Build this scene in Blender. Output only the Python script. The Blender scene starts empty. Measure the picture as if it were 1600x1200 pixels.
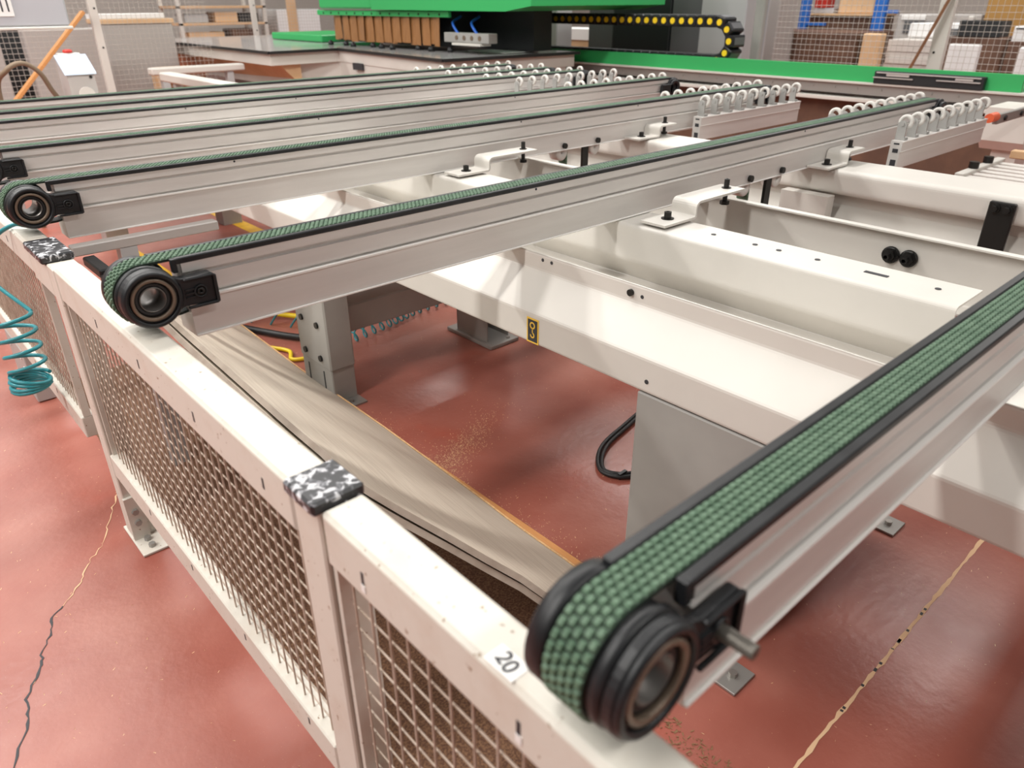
import bpy, math, random
from mathutils import Vector, Matrix
random.seed(7)
S = bpy.context.scene
COL = S.collection
PI = math.pi

# ------------------------------------------------------------------ camera
CAM_POS = (0.0, 0.0, 1.475)
RX = Vector((0.74110741, -0.67137423, -0.00405607))
RY = Vector((-0.31310381, -0.34026799, -0.88667))
RZ = Vector((0.59390724, 0.65838768, -0.46238496))
cd = bpy.data.cameras.new('camera')
cam = bpy.data.objects.new('camera', cd); COL.objects.link(cam)
cd.sensor_fit = 'HORIZONTAL'; cd.sensor_width = 36.0
cd.lens = 1149.41 / 1600 * 36
cd.clip_start = 0.02; cd.clip_end = 100
M = Matrix((RX, -RY, -RZ)).transposed().to_4x4()
M.translation = CAM_POS
cam.matrix_world = M
cd.dof.use_dof = True; cd.dof.focus_distance = 2.1; cd.dof.aperture_fstop = 4.0
S.camera = cam
# ------------------------------------------------------------------ light
W = bpy.data.worlds.new('hall_air'); S.world = W; W.use_nodes = True
W.node_tree.nodes['Background'].inputs[0].default_value = (1.0, 0.96, 0.91, 1)
W.node_tree.nodes['Background'].inputs[1].default_value = 0.16
S.view_settings.view_transform = 'Standard'; S.view_settings.look = 'None'
S.view_settings.exposure = 0.0; S.view_settings.gamma = 1.0
S.view_settings.use_curve_mapping = False
def area(name, loc, sx, sy, power, col=(1, 0.97, 0.93), target=None):
    l = bpy.data.lights.new(name, 'AREA'); l.shape = 'RECTANGLE'
    l.size = sx; l.size_y = sy; l.energy = power; l.color = col
    o = bpy.data.objects.new(name, l); COL.objects.link(o); o.location = loc
    if target:
        o.rotation_euler = (Vector(target) - Vector(loc)).to_track_quat('-Z', 'Y').to_euler()
    return o
# rows of long ceiling luminaires running with the conveyor arms
for x, y, p in ((-3.4, 1.4, 300), (-3.4, 5.6, 300), (2.6, 3.4, 205), (2.6, -2.4, 150), (0.4, 6.3, 210), (0.6, 10.6, 190), (8.6, 1.0, 190), (8.6, 5.2, 190), (8.6, 9.6, 190), (2.6, 13.0, 190)):
    area('ceiling_luminaire_light', (x, y, 4.6), 5.0, 0.4, p)

# ------------------------------------------------------------------ materials
MATS = {}
def mat(name, col, rough=0.5, metal=0.0, col2=None, scale=20, stretch=(1, 1, 1), lo=0.35, hi=0.65, bump=0.0, bscale=None, spec=0.5, detail=6, rvar=0.0, speck=None):
    m = bpy.data.materials.new(name); m.use_nodes = True
    nt = m.node_tree; b = nt.nodes['Principled BSDF']
    b.inputs['Base Color'].default_value = (*col, 1); b.inputs['Roughness'].default_value = rough
    b.inputs['Metallic'].default_value = metal; b.inputs['Specular IOR Level'].default_value = spec
    if col2 or bump:
        tc = nt.nodes.new('ShaderNodeNewGeometry')
        mp = nt.nodes.new('ShaderNodeMapping'); mp.inputs['Scale'].default_value = stretch
        nt.links.new(tc.outputs['Position'], mp.inputs['Vector'])
    if col2:
        n = nt.nodes.new('ShaderNodeTexNoise'); n.inputs['Scale'].default_value = scale; n.inputs['Detail'].default_value = detail
        nt.links.new(mp.outputs[0], n.inputs['Vector'])
        r = nt.nodes.new('ShaderNodeValToRGB')
        r.color_ramp.elements[0].position = lo; r.color_ramp.elements[0].color = (*col, 1)
        r.color_ramp.elements[1].position = hi; r.color_ramp.elements[1].color = (*col2, 1)
        nt.links.new(n.outputs['Fac'], r.inputs[0]); nt.links.new(r.outputs[0], b.inputs['Base Color'])
        if rvar:
            mr = nt.nodes.new('ShaderNodeMapRange'); mr.inputs[3].default_value = rough - rvar; mr.inputs[4].default_value = rough + rvar
            nt.links.new(n.outputs['Fac'], mr.inputs[0]); nt.links.new(mr.outputs[0], b.inputs['Roughness'])
    if speck and col2:
        n3 = nt.nodes.new('ShaderNodeTexNoise'); n3.inputs['Scale'].default_value = speck[0]; n3.inputs['Detail'].default_value = 3
        nt.links.new(mp.outputs[0], n3.inputs['Vector'])
        r3 = nt.nodes.new('ShaderNodeValToRGB'); r3.color_ramp.elements[0].position = speck[1]; r3.color_ramp.elements[1].position = speck[1]+.03
        nt.links.new(n3.outputs['Fac'], r3.inputs[0])
        mx = nt.nodes.new('ShaderNodeMix'); mx.data_type = 'RGBA'; mx.inputs[7].default_value = (*speck[2], 1)
        nt.links.new(r3.outputs[0], mx.inputs[0]); nt.links.new(r.outputs[0], mx.inputs[6]); nt.links.new(mx.outputs[2], b.inputs['Base Color'])
    if bump:
        n2 = nt.nodes.new('ShaderNodeTexNoise'); n2.inputs['Scale'].default_value = bscale or scale; n2.inputs['Detail'].default_value = 4
        nt.links.new(mp.outputs[0], n2.inputs['Vector'])
        bp = nt.nodes.new('ShaderNodeBump'); bp.inputs['Strength'].default_value = bump; bp.inputs['Distance'].default_value = 0.002
        nt.links.new(n2.outputs['Fac'], bp.inputs['Height']); nt.links.new(bp.outputs[0], b.inputs['Normal'])
    MATS[name] = m
    return m
mat('aluminium', (0.66, 0.632, 0.605), 0.42, 0.32, (0.72, 0.692, 0.665), 9, (0.5, 5, 5), 0.3, 0.7, bump=0.05, bscale=60, rvar=0.06)
mat('aluminium_highlight', (0.88, 0.86, 0.83), 0.3, 0.1)  # lighter copy of aluminium, edge highlight painted into the colour
mat('cream_paint', (0.59, 0.563, 0.518), 0.45, 0, (0.65, 0.622, 0.576), 3, lo=0.3, hi=0.7)
mat('fence_paint', (0.66, 0.625, 0.555), 0.5, 0, (0.60, 0.53, 0.45), 14, lo=0.5, hi=0.85, bump=0.2, bscale=90, detail=10, speck=(85, 0.69, (0.30, 0.21, 0.14)))
mat('fence_wire', (0.56, 0.46, 0.38), 0.5, 0, (0.40, 0.31, 0.24), 30)
mat('grey_paint', (0.30, 0.292, 0.275), 0.45, 0, (0.34, 0.33, 0.31), 5)
mat('grey_light', (0.42, 0.42, 0.42), 0.45)
mat('grey_dark', (0.10, 0.10, 0.105), 0.5)
mat('dark_body', (0.012, 0.014, 0.016), 0.5)
mat('black_plastic', (0.009, 0.0095, 0.011), 0.42, 0, (0.017, 0.018, 0.020), 25, spec=0.4)
mat('black_rubber', (0.012, 0.012, 0.013), 0.5)
mat('bolt_black', (0.02, 0.019, 0.018), 0.35, 0.5)
mat('steel', (0.45, 0.43, 0.40), 0.35, 0.8)
mat('thread_steel', (0.17, 0.155, 0.135), 0.4, 0.6)
mat('far_wire', (0.50, 0.46, 0.42), 0.5)
mat('sleeve', (0.16, 0.15, 0.14), 0.35, 0.6)
mat('zinc', (0.36, 0.35, 0.33), 0.45, 0.6)
mat('bearing_brown', (0.20, 0.15, 0.11), 0.4, 0.4)
mat('belt_base', (0.010, 0.022, 0.014), 0.65)
mat('belt_green', (0.072, 0.135, 0.082), 0.65, 0, (0.115, 0.19, 0.122), 40)
mat('green_paint', (0.035, 0.40, 0.115), 0.4)
mat('wheel_white', (0.66, 0.64, 0.60), 0.45)
mat('fork_grey', (0.34, 0.335, 0.32), 0.5)
mat('yellow_cap', (0.85, 0.62, 0.02), 0.4)
mat('yellow_line', (0.75, 0.45, 0.03), 0.5, 0, (0.55, 0.30, 0.04), 20, lo=0.5, hi=0.8)
mat('teal_hose', (0.03, 0.27, 0.31), 0.3)
mat('blue_paint', (0.02, 0.14, 0.50), 0.4)
mat('blue_hose', (0.02, 0.12, 0.55), 0.35)
mat('red_paint', (0.55, 0.03, 0.02), 0.4)
mat('orange_red', (0.75, 0.13, 0.05), 0.4)
mat('curtain_brown', (0.26, 0.115, 0.04), 0.4, 0, (0.36, 0.17, 0.065), 14, (8, 8, 0.6))
mat('raw_wood', (0.62, 0.29, 0.10), 0.6, 0, (0.54, 0.24, 0.075), 10, (8, 1, 8))
mat('dark_wood', (0.24, 0.10, 0.045), 0.55, 0, (0.17, 0.07, 0.03), 10)
mat('board_grain', (0.50, 0.43, 0.35), 0.5, 0, (0.63, 0.56, 0.465), 7, (16, 0.35, 16), 0.3, 0.7)
mat('board_edge', (0.40, 0.33, 0.27), 0.6, 0, (0.50, 0.43, 0.36), 20)
mat('chipboard', (0.66, 0.42, 0.21), 0.85, 0, (0.52, 0.30, 0.13), 90)
mat('carton', (0.62, 0.40, 0.22), 0.7, 0, (0.70, 0.47, 0.28), 4)
mat('brown_panel', (0.10, 0.05, 0.032), 0.6, 0, (0.15, 0.075, 0.045), 6)
mat('gold_panel', (0.36, 0.19, 0.045), 0.5)
mat('white_panel', (0.80, 0.80, 0.80), 0.45)
mat('pale_panel', (0.62, 0.58, 0.54), 0.5)
mat('sheet_grey', (0.44, 0.41, 0.39), 0.5)
mat('lilac_grey', (0.44, 0.44, 0.47), 0.4)
mat('pale_blue', (0.42, 0.50, 0.62), 0.35)
mat('glass_top', (0.46, 0.45, 0.45), 0.12)
mat('hose_brown', (0.20, 0.145, 0.095), 0.6)
mat('sawdust', (0.75, 0.50, 0.30), 0.9)
mat('drift', (0.10, 0.045, 0.025), 0.95, 0, (0.20, 0.105, 0.055), 160, lo=0.4, hi=0.65, bump=0.6, bscale=200)  # brown sawdust, with the shade behind the guard mixed into its dark colour
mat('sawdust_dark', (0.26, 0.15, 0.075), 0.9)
mat('paper_white', (0.85, 0.84, 0.82), 0.6)
mat('ink', (0.03, 0.03, 0.035), 0.6)
mat('sticker_yellow', (0.80, 0.50, 0.06), 0.5)
mat('paint_chip', (0.70, 0.70, 0.70), 0.6)
mat('wall_paint', (0.55, 0.52, 0.48), 0.7)
def floor_mat():
    m = bpy.data.materials.new('floor_red'); m.use_nodes = True; nt = m.node_tree; b = nt.nodes['Principled BSDF']
    g = nt.nodes.new('ShaderNodeNewGeometry')
    def noise(sc, det=6):
        n = nt.nodes.new('ShaderNodeTexNoise'); n.inputs['Scale'].default_value = sc; n.inputs['Detail'].default_value = det
        nt.links.new(g.outputs['Position'], n.inputs['Vector']); return n
    def ramp(src, p0, c0, p1, c1):
        r = nt.nodes.new('ShaderNodeValToRGB'); e = r.color_ramp.elements
        e[0].position = p0; e[0].color = (*c0, 1); e[1].position = p1; e[1].color = (*c1, 1)
        nt.links.new(src.outputs['Fac'], r.inputs[0]); return r
    def mix(f, a, c):
        x = nt.nodes.new('ShaderNodeMix'); x.data_type = 'RGBA'
        nt.links.new(f, x.inputs[0]); nt.links.new(a, x.inputs[6])
        if isinstance(c, tuple): x.inputs[7].default_value = (*c, 1)
        else: nt.links.new(c, x.inputs[7])
        return x.outputs[2]
    base = ramp(noise(3.2, 8), 0.32, (0.29, 0.080, 0.056), 0.68, (0.38, 0.125, 0.092))
    dust = ramp(noise(1.6, 10), 0.46, (0, 0, 0), 0.8, (0.55, 0.55, 0.55))
    c = mix(dust.outputs[0], base.outputs[0], (0.42, 0.21, 0.16))
    sat = ramp(noise(2.3, 3), 0.64, (0, 0, 0), 0.76, (0.6, 0.6, 0.6))
    c = mix(sat.outputs[0], c, (0.40, 0.075, 0.04))
    speck = ramp(noise(260, 2), 0.70, (0, 0, 0), 0.76, (0.5, 0.5, 0.5))
    c = mix(speck.outputs[0], c, (0.62, 0.36, 0.26))
    nt.links.new(c, b.inputs['Base Color'])
    rr = nt.nodes.new('ShaderNodeMapRange'); rr.inputs[3].default_value = 0.22; rr.inputs[4].default_value = 0.44
    nt.links.new(noise(5, 6).outputs['Fac'], rr.inputs[0]); nt.links.new(rr.outputs[0], b.inputs['Roughness'])
    bp = nt.nodes.new('ShaderNodeBump'); bp.inputs['Strength'].default_value = 0.25; bp.inputs['Distance'].default_value = 0.004
    nt.links.new(noise(38, 5).outputs['Fac'], bp.inputs['Height']); nt.links.new(bp.outputs[0], b.inputs['Normal'])
    MATS['floor_red'] = m
floor_mat()

# ------------------------------------------------------------------ mesh helpers
class MB:
    def __init__(s): s.v = []; s.f = []; s.sm = []
    def add(s, vs, fs, smooth=False):
        o = len(s.v); s.v += [tuple(p) for p in vs]
        for q in fs: s.f.append(tuple(o + i for i in q)); s.sm.append(smooth)
        return s
    def box(s, x0, x1, y0, y1, z0, z1, bev=0.0):
        if x0 > x1: x0, x1 = x1, x0
        if y0 > y1: y0, y1 = y1, y0
        if z0 > z1: z0, z1 = z1, z0
        b = min(bev, (x1-x0)*.45, (y1-y0)*.45, (z1-z0)*.45)
        if b <= 0:
            vs = [(x, y, z) for x in (x0, x1) for y in (y0, y1) for z in (z0, z1)]
            return s.add(vs, [(0,1,3,2),(4,6,7,5),(0,4,5,1),(2,3,7,6),(0,2,6,4),(1,5,7,3)])
        vs = []; idx = {}
        X = (x0, x1); Y = (y0, y1); Z = (z0, z1); sg = (1, -1)
        for i in (0,1):
            for j in (0,1):
                for k in (0,1):
                    for a in range(3):
                        p = [X[i], Y[j], Z[k]]
                        for q in range(3):
                            if q != a: p[q] += b * sg[(i,j,k)[q]]
                        idx[(i,j,k,a)] = len(vs); vs.append(tuple(p))
        fs = []
        for a in range(3):
            o = [q for q in range(3) if q != a]
            for e in (0,1):
                cyc = []
                for (u, w) in ((0,0),(1,0),(1,1),(0,1)):
                    c = [0,0,0]; c[a] = e; c[o[0]] = u; c[o[1]] = w
                    cyc.append(idx[(*c, a)])
                fs.append(tuple(cyc))
            for u in (0,1):
                for w in (0,1):
                    c0 = [0,0,0]; c1 = [0,0,0]
                    c0[o[0]] = c1[o[0]] = u; c0[o[1]] = c1[o[1]] = w; c1[a] = 1
                    fs.append((idx[(*c0, o[0])], idx[(*c1, o[0])], idx[(*c1, o[1])], idx[(*c0, o[1])]))
        for i in (0,1):
            for j in (0,1):
                for k in (0,1): fs.append(tuple(idx[(i,j,k,a)] for a in range(3)))
        return s.add(vs, fs)
    def prism(s, poly, a0, a1, axis='y', smooth=False):
        # poly of 2-tuples: axis x -> (y,z), y -> (x,z), z -> (x,y)
        def P(p, a): return {'x': (a, p[0], p[1]), 'y': (p[0], a, p[1]), 'z': (p[0], p[1], a)}[axis]
        n = len(poly); vs = [P(p, a0) for p in poly] + [P(p, a1) for p in poly]
        fs = [(i, (i+1) % n, n + (i+1) % n, n + i) for i in range(n)]
        s.add(vs, fs, smooth)
        s.add(vs, [tuple(range(n)), tuple(range(2*n-1, n-1, -1))]); return s
    def sheet(s, path, th, a0, a1, axis='y'):
        # open 2d path thickened to one side, extruded
        n = len(path); nor = []
        for i in range(n):
            p0 = path[max(i-1, 0)]; p1 = path[min(i+1, n-1)]
            d = Vector((p1[0]-p0[0], p1[1]-p0[1])).normalized(); nor.append((-d.y, d.x))
        off = [(path[i][0]+nor[i][0]*th, path[i][1]+nor[i][1]*th) for i in range(n)]
        def P(p, a): return {'x': (a, p[0], p[1]), 'y': (p[0], a, p[1]), 'z': (p[0], p[1], a)}[axis]
        vs = []
        for a in (a0, a1): vs += [P(p, a) for p in path] + [P(p, a) for p in off]
        fs = []; m = 2*n
        for i in range(n-1):
            fs += [(i, i+1, m+i+1, m+i), (n+i, m+n+i, m+n+i+1, n+i+1), (i, n+i, n+i+1, i+1), (m+i, m+i+1, m+n+i+1, m+n+i)]
        fs += [(0, m, m+n, n), (n-1, 2*n-1, m+2*n-1, m+n-1)]
        return s.add(vs, fs)
    def lathe(s, c, prof, axis='y', seg=32, smooth=True, closed=True):
        # prof: list of (offset along axis, radius); closed ring profile
        n = len(prof); vs = []
        for k in range(seg):
            t = 2*PI*k/seg; co, si = math.cos(t), math.sin(t)
            for (a, r) in prof:
                if axis == 'y': vs.append((c[0]+r*co, c[1]+a, c[2]+r*si))
                elif axis == 'x': vs.append((c[0]+a, c[1]+r*co, c[2]+r*si))
                else: vs.append((c[0]+r*co, c[1]+r*si, c[2]+a))
        fs = []
        rng = n if closed else n-1
        for k in range(seg):
            for i in range(rng):
                j = (i+1) % n; k2 = (k+1) % seg
                fs.append((k*n+i, k*n+j, k2*n+j, k2*n+i))
        return s.add(vs, fs, smooth)
    def cyl(s, c, r, h, axis='z', seg=16, smooth=False):
        # solid cylinder from c along +axis by h
        return s.lathe(c, [(0, 0.0001), (0, r), (h, r), (h, 0.0001)], axis, seg, smooth, False)
    def tube(s, pts, r, seg=8, closed=False, smooth=True):
        pts = [Vector(p) for p in pts]; n = len(pts); vs = []; up = None
        for i, p in enumerate(pts):
            if closed: d = pts[(i+1) % n] - pts[i-1]
            else: d = pts[min(i+1, n-1)] - pts[max(i-1, 0)]
            d.normalize()
            if up is None:
                up = Vector((0,0,1)) if abs(d.z) < 0.9 else Vector((1,0,0))
            u = up - d*up.dot(d); u.normalize(); w = d.cross(u); up = u
            for k in range(seg):
                t = 2*PI*k/seg; vs.append(p + u*(r*math.cos(t)) + w*(r*math.sin(t)))
        fs = []
        for i in range(n if closed else n-1):
            j = (i+1) % n
            for k in range(seg): fs.append((i*seg+k, i*seg+(k+1) % seg, j*seg+(k+1) % seg, j*seg+k))
        s.add(vs, fs, smooth)
        if not closed: s.add([tuple(v) for v in vs], [tuple(range(seg-1, -1, -1)), tuple(range((n-1)*seg, n*seg))])
        return s
    def bar(s, a, b, w, h):
        return s.tube([a, b], w, 4, smooth=False)
    def mesh(s, name):
        m = bpy.data.meshes.new(name); m.from_pydata(s.v, [], s.f); m.update()
        m.polygons.foreach_set('use_smooth', s.sm)
        import bmesh
        bm = bmesh.new(); bm.from_mesh(m); bmesh.ops.recalc_face_normals(bm, faces=bm.faces); bm.to_mesh(m); bm.free()
        return m
    def build(s, name, mt, parent=None):
        m = s.mesh(name); m.materials.append(MATS[mt]); return link(name, m, parent)
def link(name, m, parent=None, loc=None):
    o = bpy.data.objects.new(name, m); COL.objects.link(o)
    if loc: o.location = loc
    if parent:
        o.parent = parent
        if parent.type == 'EMPTY' or True:
            pass
    return o
def thing(name, label, cat, group=None, loc=(0, 0, 0)):
    o = bpy.data.objects.new(name, None); COL.objects.link(o); o.location = loc; o.empty_display_size = 0.1
    return tag(o, label, cat, group)
def tag(o, label, cat, group=None, kind=None):
    if label: o['label'] = label
    if cat: o['category'] = cat
    if group: o['group'] = group
    if kind: o['kind'] = kind
    return o
def smooth_bevel(o, w=0.002, seg=2):
    md = o.modifiers.new('bevel', 'BEVEL'); md.width = w; md.segments = seg; md.limit_method = 'ANGLE'; md.angle_limit = math.radians(40)
    return o

# ------------------------------------------------------------------ floor and walls
fl = MB().add([(-6, -6, 0), (16, -6, 0), (16, 18, 0), (-6, 18, 0)], [(0, 1, 2, 3)]).build('floor', 'floor_red'); fl['kind'] = 'structure'
tag(fl, 'worn red painted concrete workshop floor', None)
w1 = MB().box(16, 16.2, -6, 18, 0, 6).build('wall_back', 'wall_paint'); w1['kind'] = 'structure'
w2 = MB().box(-6, 16, 18, 18.2, 0, 6).build('wall_left', 'wall_paint'); w2['kind'] = 'structure'
def strip(mb, pts, w, z, jit=0.0):
    vs = []; fs = []
    for i, p in enumerate(pts):
        a = Vector(pts[max(i-1, 0)]); b = Vector(pts[min(i+1, len(pts)-1)]); d = (b-a).normalized(); n = Vector((-d.y, d.x))
        ww = w*(1+random.uniform(-jit, jit))
        vs += [(p[0]+n.x*ww, p[1]+n.y*ww, z), (p[0]-n.x*ww, p[1]-n.y*ww, z)]
        if i: fs.append((2*i-2, 2*i, 2*i+1, 2*i-1))
    mb.add(vs, fs)
def jag(pts, n, amp):
    out = []
    for i in range(len(pts)-1):
        a = Vector(pts[i]); b = Vector(pts[i+1])
        for k in range(n):
            p = a.lerp(b, k/n); out.append((p.x+random.uniform(-amp, amp), p.y+random.uniform(-amp, amp)))
    out.append(pts[-1]); return out
mb = MB(); strip(mb, [(0.9+i*0.02, 0.354+random.uniform(-.0015, .0015)) for i in range(120)], 0.0045, 0.0012, 0.4)
tag(mb.build('floor_joint', 'sawdust', fl), 'pale sawdust-filled joint', None)
mb = MB()
for i in range(13):
    x = 1.1+random.random()*1.0; strip(mb, [(x, .354), (x+random.uniform(.004, .014), .355)], .0035, .0018)
mb.build('joint_hole', 'ink', fl)
mb = MB(); strip(mb, jag([(-0.125, 1.46), (-0.116, 1.497), (-0.063, 1.601), (-0.05, 1.68), (0.0, 1.76), (0.011, 1.813), (0.05, 1.87), (0.06, 1.93), (0.095, 1.957)], 5, .004), 0.0024, 0.0012, 0.6)
mb.build('floor_crack', 'ink', fl)
mb = MB(); strip(mb, jag([(0.095, 1.957), (0.16, 2.03), (0.2, 2.1), (0.256, 2.164), (0.31, 2.28), (0.377, 2.413)], 7, .005), 0.0015, 0.0012, 0.8)
mb.build('floor_crack', 'sawdust', fl)
mb = MB(); mb.box(2.09, 2.19, 4.55, 9, 0, 0.0015); tag(mb.build('floor_line', 'yellow_line', fl), 'yellow painted floor marking', None)
mb = MB(); mb.box(1.25, 1.35, 4.2, 5.4, 0, 0.0015); mb.build('floor_line', 'yellow_line', fl)

# ------------------------------------------------------------------ conveyor arms
HB = 1.022                     # belt top
PC = (0.386, HB-0.064)         # nose pulley centre x,z
PR = 0.058                     # belt inner radius
ARM_X0, ARM_X1 = 0.460, 4.30
def prof_arm():
    # (y,z) section, front face looks toward -y, y measured from arm front face
    z0 = 0.851
    p = [(0.000, z0), (0.000, 0.9325), (0.0035, 0.9355), (0.012, 0.9355), (0.012, 0.9415), (0.0045, 0.9420), (0.0045, 0.979), (0.014, 0.980), (0.014, 0.988), (0.0045, 0.989), (0.0045, 1.009)]
    q = [(0.080-a, b) for a, b in reversed(p)]
    return p + q
def make_arm(y0, label, threaded=False, x_lo=ARM_X0):
    t = thing('belt_conveyor', label, 'conveyor', 'belt conveyor arms', (ARM_X0, y0, 0))
    OX = ARM_X0; OY = y0
    # local coords: subtract (OX,OY,0)
    def L(mb):
        mb.v = [(a-OX, b-OY, c) for a, b, c in mb.v]; return mb
    mb = MB(); mb.prism([(y0+a, b) for a, b in prof_arm()], ARM_X0, ARM_X1, 'x')
    prof = L(mb).build('profile', 'aluminium', t)
    mb = MB(); mb.box(ARM_X0, ARM_X1, y0-0.005, y0, 0.851, 0.8555, .001); tag(L(mb).build('bottom_lip', 'aluminium_highlight', prof), 'aluminium lip with painted highlight', None)
    mb = MB(); mb.box(ARM_X0, ARM_X1, y0-0.0050, y0+0.0034, 0.9312, 0.9354); L(mb).build('ridge', 'aluminium_highlight', prof)  # real ridge, its caught light painted as a pale strip
    # guides both sides of the belt
    for (a, b) in ((0.001, 0.0155), (0.0645, 0.079)):
        mb = MB(); mb.box(ARM_X0-(0.012 if a < .03 else 0.045), ARM_X1+0.0, y0+a, y0+b, 1.009, HB-0.001, 0.002)
        tag(L(mb).build('belt_guide', 'black_plastic', t), 'black plastic belt guide strip', None)
    mb = MB(); mb.box(ARM_X0-0.018, ARM_X0-0.008, y0+0.002, y0+0.0155, 0.992, HB-0.002, 0.001); L(mb).build('guide_stop', 'black_plastic', t)
    # belt: top run, nose wrap, return
    path = []
    n = 60
    for i in range(n+1): path.append((4.31 - (4.31-PC[0])*i/n, HB-0.003))
    for k in range(1, 25):
        a = PI/2 + PI*k/24; path.append((PC[0]+(PR+0.003)*math.cos(a), PC[1]+(PR+0.003)*math.sin(a)))
    path += [(PC[0]+0.06, PC[1]-PR-0.001), (PC[0]+0.14, PC[1]-PR+0.012)]
    mb = MB(); mb.sheet(path, 0.005, y0+0.017, y0+0.063, 'y')
    belt = tag(L(mb).build('belt', 'belt_base', t), 'green studded conveyor belt', None)
    # studs in rows across the belt
    mb = MB(); pitch = 0.0118; cols = 5; cw = 0.046/cols
    def stud(cx, cz, tx, tz, nx, nz, yy, ln):
        h = 0.0034; a = pitch*0.43; c = cw*0.42; a2 = a*0.60; c2 = c*0.72
        vs = []
        for (aa, cc, hh) in ((a, c, 0), (a2, c2, h)):
            for (sx, sy) in ((-1,-1),(1,-1),(1,1),(-1,1)):
                vs.append((cx+tx*sx*aa+nx*hh, yy+sy*cc, cz+tz*sx*aa+nz*hh))
        mb.add(vs, [(4,5,6,7),(0,1,5,4),(1,2,6,5),(2,3,7,6),(3,0,4,7)])
    x = PC[0]; i = 0
    while x < 4.30:
        for c in range(cols): stud(x+(pitch*0.5 if c % 2 else 0), HB-0.003, 1, 0, 0, 1, y0+0.017+cw*(c+.5), pitch)
        x += pitch
    da = pitch/(PR+0.003); k = 1
    while k*da < PI+0.35:
        for c in range(cols):
            a = PI/2 + (k-(0.5 if c % 2 else 0))*da; ca, sa = math.cos(a), math.sin(a)
            stud(PC[0]+(PR+0.003)*ca, PC[1]+(PR+0.003)*sa, -sa, ca, ca, sa, y0+0.017+cw*(c+.5), pitch)
        k += 1
    st = L(mb).build('belt_stud', 'belt_green', belt); st['kind'] = 'stuff'
    # nose pulley
    c = (PC[0], y0, PC[1])
    mb = MB()
    mb.lathe(c, [(0.0155, 0.026), (0.0155, 0.0565), (0.066, 0.0565), (0.066, 0.026)], 'y', 40)
    mb.lathe(c, [(0.000, 0.027), (0.000, 0.056), (0.004, 0.060), (0.0115, 0.060), (0.0155, 0.056), (0.0155, 0.027)], 'y', 48)
    mb.lathe(c, [(0.0645, 0.027), (0.0645, 0.060), (0.068, 0.063), (0.085, 0.063), (0.090, 0.056), (0.090, 0.027)], 'y', 48)
    pul = tag(L(mb).build('pulley', 'black_plastic', t), 'black nose pulley', None)
    # bearing bracket (front side)
    R = 0.058; th0, th1 = (-0.013 if threaded else -0.024), -0.0005
    poly = []
    ang0 = math.radians(36)
    for k in range(33):
        a = ang0 + (2*PI-2*ang0)*k/32
        poly.append((PC[0]+R*math.cos(a), PC[1]+R*math.sin(a)))
    poly += [(PC[0]+0.060, PC[1]-0.029), (PC[0]+0.085, PC[1]-0.031), (PC[0]+0.124, PC[1]-0.036), (PC[0]+0.128, PC[1]-0.032), (PC[0]+0.128, PC[1]+0.022), (PC[0]+0.120, PC[1]+0.030), (PC[0]+0.085, PC[1]+0.028), (PC[0]+0.060, PC[1]+0.029)]
    # ring with bore: outer wall + annulus front
    mb = MB(); n = len(poly)
    inner = []
    for (px, pz) in poly:
        a = math.atan2(pz-PC[1], px-PC[0]); inner.append((PC[0]+0.0425*math.cos(a), PC[1]+0.0425*math.sin(a)))
    vs = [(p[0], y0+th0, p[1]) for p in poly] + [(p[0], y0+th1, p[1]) for p in poly] + [(p[0], y0+th0, p[1]) for p in inner] + [(p[0], y0+th1, p[1]) for p in inner]
    fs = []
    tail = set(range(33, n-1))
    rec = 0.012
    for i in range(n):
        j = (i+1) % n
        fs += [(i, j, n+j, n+i)]
        fs += [(i, 2*n+i, 2*n+j, j), (n+i, n+j, 3*n+j, 3*n+i), (2*n+i, 3*n+i, 3*n+j, 2*n+j)]
    mb.add(vs, fs)
    br = smooth_bevel(L(mb).build('bearing_bracket', 'black_plastic', t), 0.004, 3)
    # ribs around the bracket tail so that it reads as a shallow tray
    mb = MB()
    mb.box(PC[0]+0.062, PC[0]+0.124, y0+th0-0.007, y0+th0, PC[1]+0.0225, PC[1]+0.0285, 0.002)
    mb.box(PC[0]+0.062, PC[0]+0.125, y0+th0-0.007, y0+th0, PC[1]-0.0355, PC[1]-0.0295, 0.002)
    mb.box(PC[0]+0.121, PC[0]+0.1275, y0+th0-0.007, y0+th0, PC[1]-0.034, PC[1]+0.026, 0.002)
    for dz in (-0.012, -0.004, 0.004):
        mb.box(PC[0]+0.062, PC[0]+0.080, y0+th0-0.004, y0+th0, PC[1]+dz-0.0015, PC[1]+dz+0.0015)
    mb.lathe((PC[0]+0.092, y0+th0, PC[1]-0.003), [(-0.005, 0.010), (-0.005, 0.0135), (0.001, 0.0135), (0.001, 0.010)], 'y', 24)
    L(mb).build('rib', 'black_plastic', br)
    mb = MB(); mb.lathe((PC[0], y0+th0, PC[1]), [(-0.004, 0.047), (-0.007, 0.0495), (-0.007, 0.0535), (-0.001, 0.058), (0.001, 0.047)], 'y', 40)
    L(mb).build('rim', 'black_plastic', br)
    mb = MB(); mb.lathe((PC[0], y0+th0, PC[1]), [(-0.003, 0.0355), (-0.005, 0.037), (-0.005, 0.0425), (0.006, 0.0425), (0.006, 0.0355)], 'y', 40)
    tag(L(mb).build('bearing_ring', 'bearing_brown', br), 'brown metal bearing ring', None)
    mb = MB(); mb.lathe((PC[0], y0+th0, PC[1]), [(0.002, 0.0252), (0.002, 0.0355), (0.010, 0.0355), (0.010, 0.0252)], 'y', 40)
    L(mb).build('bearing_seal', 'black_rubber', br)
    mb = MB(); mb.lathe((PC[0], y0+th0, PC[1]), [(0.000, 0.0235), (0.000, 0.0255), (0.116, 0.0255), (0.116, 0.0235)], 'y', 32)
    L(mb).build('shaft_sleeve', 'sleeve', br)
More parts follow.
